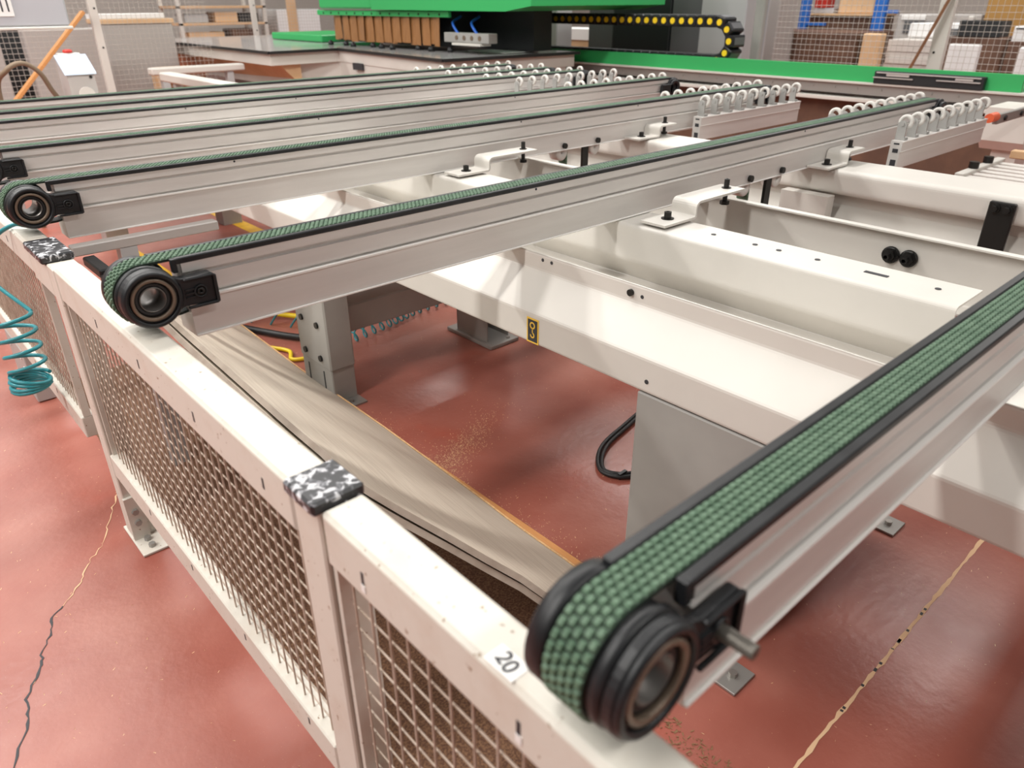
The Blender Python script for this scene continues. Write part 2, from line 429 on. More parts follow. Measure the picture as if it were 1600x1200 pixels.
    if threaded:
        mb = MB(); pr = []
        y = -0.054
        while y < -0.010:
            pr += [(y, 0.0072), (y+0.0012, 0.0082), (y+0.0024, 0.0072)]; y += 0.0024
        mb.lathe((PC[0]+0.092, y0, PC[1]-0.003), [(pr[0][0], 0.0001)]+pr+[(-0.008, 0.0072)], 'y', 16, True, False)
        tag(L(mb).build('stud_bolt', 'thread_steel', br), 'bare threaded steel bolt', None)
    else:
        mb = MB(); mb.lathe((PC[0]+0.092, y0+th0, PC[1]-0.003), [(-0.006, 0.003), (-0.0065, 0.0075), (0, 0.0075), (0, 0.003)], 'y', 18)
        L(mb).build('bolt', 'bolt_black', br)
    # far nose
    fc = (4.315, y0, PC[1])
    mb = MB(); mb.lathe(fc, [(-0.004, 0.026), (-0.004, 0.062), (0.016, 0.062), (0.016, 0.058), (0.064, 0.058), (0.064, 0.064), (0.09, 0.064), (0.09, 0.026)], 'y', 32)
    L(mb).build('tail_pulley', 'black_plastic', t)
    mb = MB(); mb.box(4.18, 4.29, y0-0.022, y0-0.001, PC[1]-0.034, PC[1]+0.026, 0.004)
    mb.lathe((4.315, y0-0.022, PC[1]), [(0, 0.030), (0, 0.050), (0.02, 0.050), (0.02, 0.030)], 'y', 28)
    L(mb).build('tail_bracket', 'black_plastic', t)
    return t
ARM_Y = [0.259, 1.4985, 2.478, 3.175, 3.965, 4.305, 4.765]
ARM_L = ['nearest belt conveyor arm with bare threaded bolt at its nose',
 'belt conveyor arm whose nose overhangs the middle of the mesh guard rail',
 'third belt conveyor arm, its nose above the scraped black post cap at left',
 'fourth belt conveyor arm, nose cut by the left picture edge',
 'fifth belt conveyor arm counted from the front',
 'sixth belt conveyor arm, between the fifth and the rearmost',
 'rearmost belt conveyor arm, next to the stepped table']
ARMS = [make_arm(y, l, i == 0) for i, (y, l) in enumerate(zip(ARM_Y, ARM_L))]
# small screw holes and return rollers on the arms
def on_arm(i, mb, name, mt):
    mb.v = [(a-ARM_X0, b-ARM_Y[i], c) for a, b, c in mb.v]; return mb.build(name, mt, ARMS[i])
for i, xs in ((1, (1.45, 2.95)), (2, (1.0, 2.3, 3.1)), (3, (1.7, 2.9)), (4, (1.4, 2.0, 2.7))):
    for x in xs:
        mb = MB(); mb.cyl((x, ARM_Y[i]+0.0035, 1.004), 0.0035, 0.001, 'y', 12); on_arm(i, mb, 'screw_hole', 'ink')
for i in (1, 2, 3):
    y = ARM_Y[i]
    for x in (2.57, 2.80):
        mb = MB(); mb.lathe((x, y+0.012, 0.838), [(0, 0.008), (0, 0.034), (0.004, 0.037), (0.05, 0.037), (0.05, 0.008)], 'y', 28); on_arm(i, mb, 'return_roller', 'wheel_white')
        mb = MB(); mb.cyl((x, y-0.013, 0.872), 0.0125, 0.013, 'y', 14); on_arm(i, mb, 'roller_bolt', 'bolt_black')
    mb = MB(); mb.box(2.605, 2.611, y+0.017, y+0.063, 0.45, 0.84)
    for k in range(28): mb.box(2.600, 2.606, y+0.017, y+0.063, 0.46+k*.0135, 0.467+k*.0135)
    on_arm(i, mb, 'return_belt', 'belt_green')
    mb = MB(); mb.box(2.70, 2.74, y+0.0, y+0.012, 0.50, 0.851); on_arm(i, mb, 'drive_post', 'bolt_black')
    mb = MB(); mb.cyl((2.66, y-0.01, 0.66), 0.05, 0.07, 'y', 20); on_arm(i, mb, 'drive_pulley', 'bolt_black')

# ------------------------------------------------------------------ machine frame under the arms
fr = thing('steel_stand', 'cream steel frame with grey legs carrying the conveyor arms', 'machine frame')
YA, YB = -0.9, 6.2
def bend(pts, r=0.012, n=4):
    out = [pts[0]]
    for i in range(1, len(pts)-1):
        a = Vector(pts[i-1]); p = Vector(pts[i]); b = Vector(pts[i+1])
        u = (a-p).normalized()*r; w = (b-p).normalized()*r
        for k in range(n+1):
            t = k/n; q = (p+u)*(1-t)**2 + p*2*t*(1-t) + (p+w)*t*t; out.append((q.x, q.y))
    out.append(pts[-1]); return out
mb = MB()
mb.prism(bend([(2.05, 0.622), (1.31, 0.622), (1.30, 0.626), (1.30, 0.714), (1.40, 0.795), (1.40, 0.843), (1.406, 0.843), (1.408, 0.66), (2.05, 0.65)], 0.006, 2)[::-1], YA, YB, 'y')
fb = smooth_bevel(mb.build('front_beam', 'cream_paint', fr), 0.002, 1)
mb = MB(); mb.sheet(bend([(1.97, 0.849), (1.806, 0.849), (1.806, 0.735), (1.875, 0.655)], 0.014, 5), 0.006, 0.483, YB, 'y')
fc = mb.build('front_channel', 'cream_paint', fr)
mb = MB(); mb.sheet(bend([(2.275, 0.856), (2.31, 0.856), (2.31, 0.68), (2.24, 0.68)], 0.01, 4), 0.005, YA, YB, 'y')
mr = mb.build('middle_rail', 'cream_paint', fr)
mb = MB(); mb.sheet(bend([(3.30, 0.852), (3.06, 0.852), (3.06, 0.752), (3.2, 0.752)], 0.025, 6), 0.006, YA, YB, 'y')
bc = mb.build('back_channel', 'cream_paint', fr)
mb = MB(); mb.prism([(3.14, 0.74), (3.14, 0.70), (2.95, 0.52), (2.95, 0.48), (3.6, 0.48), (3.6, 0.74)], YA, YB, 'y'); mb.build('back_beam', 'cream_paint', fr)
# cross gussets between rails
for y in (0.97, 2.3, 3.6):
    pass
for y in (1.47,):
    mb = MB(); mb.box(3.0, 3.058, y-.09, y+.12, 0.50, 0.751); mb.build('gusset', 'cream_paint', fr)
# holes and bolts on the channels
def disc(mb, c, r, axis, sgn=-1): mb.cyl(c, r, sgn*0.0012, axis, 14)
mb = MB()
for y in (1.20, 1.06, 0.985, 0.87, 0.56): disc(mb, (1.90, y, 0.8495), 0.0075, 'z', 1)
for y in (0.71,): mb.box(1.892, 1.906, y-.03, y+.03, 0.849, 0.8507)
mb.build('bolt_hole', 'ink', fc)
for i, y in enumerate((1.42, 1.385)):
    mb = MB(); mb.cyl((1.4, y, 0.828), 0.005, -0.001, 'x', 10); mb.build('bolt_hole', 'ink', fb)
for y in (1.10,):
    mb = MB(); mb.cyl((1.4, y, 0.82), 0.009, -0.008, 'x', 12); mb.build('bolt', 'bolt_black', fb)
    mb = MB(); mb.cyl((1.4, y-.035, 0.817), 0.005, -0.001, 'x', 10); mb.build('bolt_hole', 'ink', fb)
for y in (0.965,):
    mb = MB(); mb.cyl((1.3, y-.01, 0.655), 0.006, -0.001, 'x', 12); mb.build('bolt_hole', 'ink', fb)
for y in (0.833, 0.780, 1.92, 1.87, 3.0, 2.95):
    mb = MB(); mb.lathe((2.306, y, 0.785), [(-0.040, 0.006), (-0.040, 0.0105), (-0.022, 0.0105), (-0.022, 0.018), (-0.009, 0.018), (-0.009, 0.023), (0, 0.023), (0, 0.006)], 'x', 6, False)
    mb.lathe((2.306, y, 0.785), [(-0.006, 0.01), (-0.006, 0.026), (0, 0.026), (0, 0.01)], 'x', 20); mb.build('hex_nut', 'bolt_black', mr)
mb = MB(); mb.box(3.035, 3.054, 0.722, 0.808, 0.60, 0.833, 0.004)
bp = tag(mb.build('coupling_plate', 'bolt_black', fr), 'black steel plate', None)
for y in (0.745, 0.785):
    mb = MB(); mb.cyl((3.035, y, 0.81), 0.017, -0.006, 'x', 20); mb.cyl((3.03, y, 0.81), 0.012, -0.014, 'x', 6); mb.build('bolt', 'bolt_black', bp)
# lifting-point sticker
mb = MB(); mb.box(1.2988, 1.2996, 1.330, 1.377, 0.626, 0.700); st = tag(mb.build('hook_sticker', 'sticker_yellow', fb), 'black and yellow lifting hook sticker', None)
mb = MB(); mb.box(1.2980, 1.2988, 1.335, 1.372, 0.631, 0.695); mb.build('sticker_field', 'ink', st)
mb = MB()
def ringp(cy, cz, r, a0, a1, w):
    n = 16; vs = []; fs = []
    for k in range(n+1):
        a = a0+(a1-a0)*k/n
        for q in (r-w, r+w): vs.append((1.2974, cy-q*math.cos(a), cz+q*math.sin(a)))
        if k: fs.append((2*k-2, 2*k-1, 2*k+1, 2*k))
    mb.add(vs, fs)
ringp(1.3535, 0.679, 0.0085, 0, 2*PI, 0.0022)
mb.box(1.2974, 1.298, 1.352, 1.355, 0.657, 0.672)
ringp(1.3535, 0.650, 0.0068, -PI*1.05, PI*0.45, 0.002)
mb.build('hook_symbol', 'sticker_yellow', st)
# legs
mb = MB(); mb.box(1.305, 2.05, 0.62, 0.985, 0.10, 0.618, 0.004); lg = mb.build('leg', 'grey_paint', fr)
mb = MB(); mb.box(1.36, 2.0, 0.66, 0.94, 0.006, 0.10); mb.build('leg_foot', 'grey_paint', lg)
for (x0, x1, y0, y1) in ((1.20, 1.29, 0.545, 0.64), (2.07, 2.16, 0.545, 0.64)):
    mb = MB(); mb.box(x0, x1, y0, y1+.03, 0.001, 0.009, .001); fp = mb.build('foot_plate', 'zinc', fr)
    mb = MB(); mb.cyl(((x0+x1)/2, y0+.035, 0.009), 0.011, 0.012, 'z', 6); mb.build('bolt', 'steel', fp)
    pass
for (y, z) in ((0.925, 0.19),):
    mb = MB(); mb.cyl((1.304, y, z), 0.010, -0.007, 'x', 12); mb.build('bolt', 'steel', lg)
mb = MB(); mb.box(1.232, 1.345, 2.45, 2.70, 0.15, 0.62, 0.006); lg2 = mb.build('leg', 'grey_paint', fr)
mb = MB(); mb.box(1.236, 1.341, 2.454, 2.696, 0.006, 0.155, 0.004); ft = mb.build('leg_foot', 'grey_paint', lg2)
for y in (2.52, 2.645):
    mb = MB(); mb.box(1.2345, 1.2365, y-.004, y+.004, 0.045, 0.13); mb.build('slot', 'ink', lg2)
for (y, z) in ((2.52, 0.19), (2.645, 0.19), (2.52, 0.335), (2.645, 0.335)):
    mb = MB(); mb.cyl((1.233, y, z), 0.013, -0.009, 'x', 14); mb.build('bolt', 'bolt_black', lg2)
mb = MB(); mb.box(1.232, 1.345, 2.385, 2.46, 0.001, 0.008); fp = mb.build('foot_plate', 'zinc', lg2)
mb = MB(); mb.cyl((1.29, 2.42, 0.008), 0.010, 0.012, 'z', 6); mb.build('bolt', 'steel', fp)
mb = MB(); mb.box(1.345, 2.12, 2.50, 2.62, 0.272, 0.388, 0.006); mb.build('cross_beam', 'grey_paint', fr)
mb = MB(); mb.box(2.07, 2.075, 2.47, 2.70, 0.02, 0.62); mb.box(2.20, 2.205, 2.47, 2.70, 0.02, 0.62); mb.box(2.07, 2.205, 2.695, 2.70, 0.02, 0.62); mb.build('leg', 'grey_paint', fr)
mb = MB(); mb.box(2.05, 2.23, 2.42, 2.76, 0.001, 0.02, .003); fp = mb.build('foot_plate', 'grey_paint', fr)
mb = MB(); mb.cyl((2.18, 2.445, 0.02), 0.009, 0.010, 'z', 6); mb.build('bolt', 'steel', fp)
for (x, y) in ((3.3, 0.6), (3.3, 2.6), (3.3, 5.6), (1.3, 5.5), (2.1, 5.5)):
    mb = MB(); mb.box(x-.07, x+.07, y-.07, y+.07, 0.001, 0.57 if x > 3 else .62); mb.build('leg', 'grey_paint', fr)

# Z clamps that hold the arms on the channels
def clamp(x, y, label, dx2=0.29, zlo=0.852, rise=0.052, w=0.095):
    t = thing('clamp_bracket', label, 'bracket', 'arm clamp brackets', (x, y, zlo))
    path = bend([(x, zlo+.0045), (x+0.165, zlo+.0045), (x+0.165, zlo+rise), (x+0.165+dx2-.005, zlo+rise)], 0.016, 5)
    mb = MB(); mb.sheet(path, 0.0075, y, y+w, 'y'); mb.v = [(a-x, b-y, c-zlo) for a, b, c in mb.v]
    mb.build('plate', 'cream_paint', t)
    def bl(cx, cz, r, h, nm='bolt', mt='bolt_black'):
        m = MB(); m.lathe((cx-x, w*.5, cz-zlo), [(0, 0.0001), (0, r*1.75), (.003, r*1.75), (.003, r), (h, r), (h, r*.5), (h-.006, r*.5), (h-.006, .0001)], 'z', 20, False, False); m.build(nm, mt, t)
    bl(x+0.075, zlo+0.012, 0.0115, 0.022)
    bl(x+0.165+dx2-.045, zlo+rise+.0075, 0.009, 0.030)
    m = MB(); m.cyl((0.165+dx2-.045, w*.5, .005), 0.008, rise-.004, 'z', 12); m.cyl((0.165+dx2-.045, w*.5, .005), 0.016, .012, 'z', 6); m.build('spacer_stud', 'bolt_black', t)
    return t
clamp(1.825, 1.325, 'cream Z-shaped clamp bracket with cap bolts beside the second arm', 0.27)
clamp(3.0, 1.40, 'cream Z-shaped clamp bracket on the back channel beside the roller bar end', 0.14)
clamp(1.825, 2.33, 'cream Z-shaped clamp bracket half hidden in front of the third arm', 0.27)
clamp(3.0, 2.38, 'cream Z-shaped clamp bracket on the back channel by the third arm', 0.14)

# ------------------------------------------------------------------ roller rails
fork_m = None
def make_roller_rail(y, label, n=9, x0=3.52, x1=4.56):
    global fork_m
    t = thing('roller_rail', label, 'roller rail', 'wheeled roller rails', (x0, y, 0.80))
    def L(mb): mb.v = [(a-x0, b-y, c-0.80) for a, b, c in mb.v]; return mb
    sec = [(0, .80), (0, .818), (.012, .818), (.012, .836), (0, .836), (0, .868), (.010, .871), (.010, .884), (0, .887), (0, .915), (.045, .915), (.045, .80)]
    mb = MB(); mb.prism([(y+.004, .80), (y+.004, .872), (y, .874), (y, .918), (y+.05, .918), (y+.05, .80)], x0, x1, 'x')
    bar = L(mb).build('bar', 'aluminium', t)
    mb = MB(); mb.box(x0, x1, y-.002, y, .873, .8755); L(mb).build('bar_ridge', 'aluminium_highlight', bar)
    mb = MB(); mb.box(x0, x1, y-.003, y, .914, .918); L(mb).build('bar_lip', 'aluminium_highlight', bar)
    for (a, b) in ((.812, .838), (.868, .885), (.903, .910)):
        mb = MB(); mb.box(x0-.001, x0+.002, y+.012, y+.036, a, b); L(mb).build('end_slot', 'ink', bar)
    if fork_m is None:
        a = MB()
        poly = [(.012, 0), (.050, 0), (.050, .055)] + [(.031 + .019*math.cos(q), .064+.017*math.sin(q)) for q in [PI*k/8 for k in range(9)]] + [(.012, .055)]
        a.prism(poly, -0.012, -0.004, 'x'); a.box(-.012, .022, .008, .050, 0, .010)
        a.cyl((-.012, .030, .066), .008, -.004, 'x', 10)
        f1 = a.mesh('wheel_fork'); f1.materials.append(MATS['fork_grey'])
        b = MB(); b.lathe((0, 0, 0), [(-.008, .018), (-.008, .029), (-.005, .0315), (.005, .0315), (.008, .029), (.008, .018)], 'x', 24)
        f2 = b.mesh('wheel'); f2.materials.append(MATS['wheel_white'])
        fork_m = (f1, f2)
    for i in range(n):
        fx = 0.045 + (x1-x0-0.09)*i/(n-1)
        f = link('wheel_fork', fork_m[0], t, (fx, 0.0, 0.1185))
        w = link('wheel', fork_m[1], f, (0.010, 0.025, 0.0745))
    return t
for y, l in ((1.335, 'roller rail in front of the second arm, nearest to the viewer'), (1.66, 'roller rail just behind the second arm'),
             (2.385, 'roller rail in front of the third arm'), (2.65, 'roller rail just behind the third arm'),
             (3.40, 'roller rail just behind the fourth arm'), (3.85, 'roller rail in front of the fifth arm'),
             (4.19, 'roller rail between the fifth and sixth arms'), (4.62, 'roller rail between the sixth and rearmost arms'), (5.02, 'roller rail behind the rearmost arm')):
    make_roller_rail(y, l)

# ------------------------------------------------------------------ mesh guard along the near side
def wear_mat():
    m = bpy.data.materials.new('scraped_black'); m.use_nodes = True; nt = m.node_tree; b = nt.nodes['Principled BSDF']
    g = nt.nodes.new('ShaderNodeNewGeometry'); n = nt.nodes.new('ShaderNodeTexNoise'); n.inputs['Scale'].default_value = 70; n.inputs['Detail'].default_value = 5; n.inputs['Distortion'].default_value = 0.6
    nt.links.new(g.outputs['Position'], n.inputs['Vector'])
    r = nt.nodes.new('ShaderNodeValToRGB'); e = r.color_ramp.elements
    e[0].position = 0.50; e[0].color = (0.022, 0.022, 0.025, 1); e[1].position = 0.62; e[1].color = (0.62, 0.62, 0.64, 1)
    k = e.new(0.55); k.color = (0.13, 0.13, 0.145, 1)
    nt.links.new(n.outputs['Fac'], r.inputs[0]); nt.links.new(r.outputs[0], b.inputs['Base Color']); b.inputs['Roughness'].default_value = 0.4
    MATS['scraped_black'] = m
wear_mat()
FX0, FX1, FZ = 0.335, 0.402, 0.880
def guard_panel(y0, y1, label, slots=(), p=0.034):
    t = thing('mesh_guard', label, 'safety guard', 'mesh guard panels', (FX0, y0, 0))
    def L(mb): mb.v = [(a-FX0, b-y0, c) for a, b, c in mb.v]; return mb
    mb = MB(); mb.box(FX0, FX1, y0, y1, 0.788, FZ, 0.006)
    top = smooth_bevel(L(mb).build('top_rail', 'fence_paint', t), 0.003, 2)
    mb = MB(); mb.box(FX0, FX0+0.04, y0, y1, 0.245, 0.318, 0.003); bot = L(mb).build('bottom_rail', 'fence_paint', t)
    for (a, b) in ((y0, y0+0.010), (y1-0.010, y1)):
        mb = MB(); mb.box(FX0+.008, FX0+0.03, a, b, 0.318, 0.788); L(mb).build('upright', 'fence_paint', t)
    mb = MB(); r = 0.0017
    y = y0+0.010+p*0.7
    while y < y1-0.012:
        mb.tube([(FX0+0.016, y, 0.30), (FX0+0.016, y, 0.80)], r*1.1, 5); y += p
    z = 0.33
    while z < 0.79:
        mb.tube([(FX0+0.0215, y0+0.02, z), (FX0+0.0215, y1-0.02, z)], r*.95, 5); z += p
    wm = L(mb).build('wire_mesh', 'fence_wire', t); wm['kind'] = 'stuff'
    for s in slots:
        mb = MB(); mb.box(FX0-0.0006, FX0+0.004, s-.003, s+.003, 0.818, 0.838); L(mb).build('slot', 'ink', top)
        if s < 0.7:
            mb = MB(); mb.box(FX0-0.0012, FX0+0.004, s-.005, s+.004, 0.806, 0.818); L(mb).build('clip', 'paper_white', top)
    for s in slots:
        mb = MB(); mb.box(FX0-0.0006, FX0+0.002, s-.0025, s+.0025, 0.288, 0.304); L(mb).build('slot', 'ink', bot)
    return t, L
gA, LA = guard_panel(0.838, 2.105, 'cream wire mesh guard panel between the two black-capped posts', (0.935, 1.208, 1.496, 1.78))
gB, LB = guard_panel(-0.7, 0.752, 'cream wire mesh guard panel with number 20 label on its chipped top rail', (0.655, 0.364, 0.08), 0.043)
gC, LC = guard_panel(2.39, 4.7, 'far wire mesh guard panel beyond the third conveyor arm', (2.7, 3.0))
def guard_post(y0, y1, label, cap):
    t = thing('guard_post', label, 'post', 'guard posts', (FX0, y0, 0))
    def L(mb): mb.v = [(a-FX0, b-y0, c) for a, b, c in mb.v]; return mb
    mb = MB(); mb.box(FX0, FX1, y0, y1, 0.006, FZ-.008, 0.003); L(mb).build('tube', 'fence_paint', t)
    mb = MB(); mb.box(FX0-.010, FX1+.004, cap[0], cap[1], FZ-.010, FZ+.012, 0.004)
    tag(L(mb).build('end_cap', 'scraped_black', t), 'black plastic cap with scraped paint', None)
    mb = MB(); mb.box(FX0-.006, FX1+.02, y0-.10, y1+.02, 0.001, 0.008, .001); fp = L(mb).build('foot_plate', 'fence_paint', t)
    mb = MB(); mb.box(FX0-.002, FX0+.045, y0-.012, y0, 0.006, 0.16); L(mb).build('foot_gusset', 'fence_paint', t)
    for yy in (y0-.03, y0-.07):
        mb = MB(); mb.cyl((FX0+.03, yy, .008), .010, .012, 'z', 6); L(mb).build('bolt', 'zinc', fp)
    for zz in (.07, .11):
        mb = MB(); mb.cyl((FX0+.02, y0-.012, zz), .010, -.010, 'y', 6); L(mb).build('bolt', 'zinc', t)
    return t
guard_post(0.757, 0.833, 'cream guard post with scraped black cap in the foreground', (0.752, 0.836))
pf = guard_post(2.11, 2.18, 'cream guard post with long scraped black cap under the third arm nose', (2.18, 2.37))
mb = MB(); mb.box(0, .067, .07, .28, .78, FZ-.012, .002); mb.build('cap_carrier', 'fence_paint', pf)
mb = MB(); mb.box(FX0-.002, FX1, 3.30, 3.62, .004, .24, .003); kp = tag(LC(mb).build('kick_plate', 'sheet_grey', gC), 'grey riveted kick plate', None)
for yy, zz in ((3.36, .19), (3.36, .14), (3.55, .19)):
    mb = MB(); mb.cyl((FX0-.002, yy, zz), .009, -.004, 'x', 10); LC(mb).build('rivet', 'paper_white', kp)
# number label
mb = MB(); mb.box(0.337, 0.3635, 0.3765, 0.4195, FZ, FZ+.0006); mb.v = [(a-FX0, b+0.7, c) for a, b, c in mb.v]
nl = tag(mb.build('number_label', 'paper_white', gB), 'white sticker reading 20', None)
def text_mesh(txt, size, name, mt, parent, mw, extrude=0.0):
    cu = bpy.data.curves.new(name, 'FONT'); cu.body = txt; cu.size = size; cu.align_x = 'CENTER'; cu.align_y = 'CENTER'; cu.extrude = extrude; cu.offset = size*0.02
    o = bpy.data.objects.new(name+'_tmp', cu); COL.objects.link(o)
    bpy.context.view_layer.update()
    m = bpy.data.meshes.new_from_object(o.evaluated_get(bpy.context.evaluated_depsgraph_get()))
    bpy.data.objects.remove(o); bpy.data.curves.remove(cu)
    m.transform(mw); m.materials.clear(); m.materials.append(MATS[mt])
    return link(name, m, parent)
mw = Matrix.Translation((0.350-FX0, 0.398+0.7, FZ+.0009)) @ Matrix.Rotation(math.radians(-90-14), 4, 'Z')
text_mesh('20', 0.026, 'digits', 'ink', nl, mw)
# stop bar on its own post beside the third arm
t = thing('stop_bar', 'grey bar on a short post below the third arm nose', 'bar', None, (0.6, 2.46, 0))
mb = MB(); mb.box(-.15, .29, -.03, .012, .805, .835, .003); mb.build('bar', 'sheet_grey', t)
mb = MB(); mb.box(-.022, .028, -.03, .02, .0, .805); mb.build('post', 'grey_light', t)
mb = MB(); mb.box(-.13, -.095, -.20, -.03, .775, .803, .004); mb.box(-.13, -.095, -.22, -.19, .74, .79, .004); mb.build('hook', 'black_plastic', t)

# ------------------------------------------------------------------ loose boards leaning inside the guard
def leaning_board(name, label, Lp, Rp, th, nv=10, offz=0.0, sag=0.02):
    n = len(Lp); vs = []; fs = []
    def P(i, j, top):
        a = Vector(Rp[i]); b = Vector(Lp[i]); v = j/nv
        p = a.lerp(b, v); p.z -= sag*math.sin(PI*v)*(1 if i < n-1 else .5); p.z += offz
        d = (b-a); nrm = Vector((-d.z, 0, d.x)).normalized()
        if nrm.z < 0: nrm = -nrm
        return p + nrm*(th if top else 0)
    for top in (1, 0):
        for i in range(n):
            for j in range(nv+1): vs.append(P(i, j, top))
    W_ = nv+1; B = n*W_
    f_top = []; f_edge = []
    for i in range(n-1):
        for j in range(nv):
            f_top += [(i*W_+j, i*W_+j+1, (i+1)*W_+j+1, (i+1)*W_+j), (B+i*W_+j, B+(i+1)*W_+j, B+(i+1)*W_+j+1, B+i*W_+j+1)]
    for i in range(n-1):
        f_edge.append((i*W_, (i+1)*W_, B+(i+1)*W_, B+i*W_)); f_edge.append((i*W_+nv, B+i*W_+nv, B+(i+1)*W_+nv, (i+1)*W_+nv))
    for j in range(nv):
        f_edge.append((j, B+j, B+j+1, j+1)); f_edge.append(((n-1)*W_+j, (n-1)*W_+j+1, B+(n-1)*W_+j+1, B+(n-1)*W_+j))
    t = thing(name, label, 'board', 'leaning sheet boards')
    mb = MB(); mb.add(vs, f_top, True); mb.build('face', 'board_grain', t)
    mb = MB(); mb.add(vs, [e for e in f_edge], False); mb.build('edge_band', 'board_edge', t)
    # raw chipboard edge on the floor side
    mb = MB(); path = [P(i, 0, 1)*0.5 + P(i, 0, 0)*0.5 + Vector((0.004, 0, 0.0)) for i in range(n)]
    vs = []; fs2 = []
    for i in range(n):
        a = P(i, 0, 1); b = P(i, 0, 0); o = Vector((0.007, 0, 0.001))
        vs += [a+o*.2, a+o, b+o, b+o*.2]
        if i:
            k = 4*i
            fs2 += [(k-4, k, k+1, k-3), (k-3, k+1, k+2, k-2), (k-2, k+2, k+3, k-1)]
    mb.add(vs, fs2); mb.build('raw_edge', 'chipboard', t)
    return t
Lp = [(0.615, 2.36, 0.59), (0.61, 2.1, 0.58), (0.61, 1.9, 0.57), (0.631, 1.511, 0.515), (0.642, 1.388, 0.495), (0.649, 1.276, 0.47), (0.683, 1.229, 0.435), (0.718, 1.185, 0.4), (0.792, 1.103, 0.33), (0.852, 1.037, 0.27), (0.905, 0.979, 0.22), (0.938, 0.93, 0.18)]
Rp = [(1.26, 3.5, .004), (1.235, 2.75, .004), (1.23, 2.1, .004), (1.22, 1.75, .004), (1.215, 1.6, .004), (1.21, 1.47, .004), (1.205, 1.38, .004), (1.203, 1.27, .004), (1.202, 1.19, .004), (1.202, 1.12, .004), (1.2, 1.07, .004), (1.195, 1.03, .004)]
leaning_board('leaning_board', 'upper grey-beige grained board leaning behind the guard with raw orange edge', Lp, Rp, .016, offz=.029)
Lp2 = [tuple(Vector(l) + (Vector(l)-Vector(r)).normalized()*max(.045-.005*i, 0)) for i, (l, r) in enumerate(zip(Lp, Rp))]
Rp2 = [(a-.03, b, c) for a, b, c in Rp]
leaning_board('leaning_board', 'lower board of the leaning pair, showing as a second edge under the first', Lp2, Rp2, .016)
t = thing('floor_batten', 'short raw wooden strip lying along the foot of the leaning boards', 'wood strip', None, (1.26, 1.6, 0))
mb = MB(); mb.box(-.012, .012, -.5, .5, .001, .012, .002); mb.build('strip', 'raw_wood', t)

# ------------------------------------------------------------------ hoses and cables
t = thing('cable_loop', 'black double cable looped on the floor beside the grey leg', 'cable', None)
def spline(pts, n=10):
    out = []; P = [Vector(p) for p in pts]; P = [P[0]*2-P[1]] + P + [P[-1]*2-P[-2]]
    for i in range(1, len(P)-2):
        for k in range(n):
            u = k/n; a, b, c, d = P[i-1], P[i], P[i+1], P[i+2]
            out.append(0.5*((2*b)+(-a+c)*u+(2*a-5*b+4*c-d)*u*u+(-a+3*b-3*c+d)*u**3))
    out.append(P[-2]); return out
for dx in (0, .013):
    mb = MB(); mb.tube(spline([(2.3, 1.60, .012), (2.0+dx, 1.54-dx, .012), (1.79+dx, 1.49-dx, .012), (1.675+dx, 1.40-dx*.3, .012), (1.68+dx, 1.325+dx, .012), (1.75+dx, 1.275+dx, .012), (1.92, 1.20+dx, .012), (2.2, 1.1, .012)]), .0075, 8); mb.build('cable', 'black_rubber', t)
mb = MB(); mb.box(1.684, 1.722, 1.312, 1.324, .002, .024); mb.build('cable_tie', 'black_plastic', t)
def coil(name, label, axis_pts, r, turns, wire, mt):
    P = spline(axis_pts, 8); n = int(turns*18); pts = []
    for i in range(n+1):
        u = i/n*(len(P)-1); k = min(int(u), len(P)-2); c = P[k].lerp(P[k+1], u-k); d = (P[k+1]-P[k]).normalized()
        a = Vector((1, 0, 0)) if abs(d.x) < .7 else Vector((0, 0, 1)); a = (a-d*a.dot(d)).normalized(); b = d.cross(a)
        th = 2*PI*turns*i/n; pts.append(c+a*(r*math.cos(th))+b*(r*math.sin(th)))
    mb = MB(); mb.tube(pts, wire, 7); return pts, mb
pts, mb = coil('c', '', [(.262, 2.62, .365), (.262, 2.62, .385), (.268, 2.62, .405)], .056, 4.5, .0065, 'teal_hose')
t = thing('air_hose', 'teal coiled air hose hanging outside the far guard panel', 'hose', None, (0, 0, 0))
mb.build('coil', 'teal_hose', t)
pts, mb = coil('c', '', [(.268, 2.62, .405), (.272, 2.64, .50), (.275, 2.66, .60)], .054, 4, .0065, 'teal_hose'); mb.build('coil', 'teal_hose', t)
mb = MB(); mb.tube(spline([(.33, 2.66, .60), (.27, 2.80, .68), (.285, 2.80, .72), (.255, 2.74, .76), (.275, 2.66, .80), (.30, 2.62, .86), (.345, 2.58, .893), (.372, 2.56, .89)]), .0065, 7); mb.build('hose_end', 'teal_hose', t)
pts, mb = coil('c', '', [(1.55, 2.93, .035), (1.83, 2.98, .035), (2.05, 3.03, .035), (2.35, 3.05, .035)], .028, 15, .0045, 'teal_hose')
t = tag(mb.build('floor_air_hose', 'teal_hose'), 'teal coiled air hose lying on the floor behind the grey cross beam', 'hose')
t = thing('floor_hoses', 'black hose with yellow and teal lines on the floor behind the left grey leg', 'hose', None)
mb = MB(); mb.tube(spline([(1.05, 3.75, .02), (1.25, 3.5, .02), (1.40, 3.2, .02), (1.55, 2.98, .02)]), .017, 8); mb.build('hose', 'black_rubber', t)
for i in range(4):
    mb = MB(); mb.tube(spline([(1.30+.06*i, 3.62-.1*i, .006), (1.33+.06*i, 3.5-.1*i, .16), (1.38+.06*i, 3.55-.1*i, .3)]), .006, 6); mb.build('air_line', 'teal_hose', t)
mb = MB(); mb.tube(spline([(1.2, 3.75, .02), (1.35, 3.62, .05), (1.5, 3.45, .03), (1.62, 3.3, .02)]), .014, 7); mb.build('line', 'yellow_cap', t)
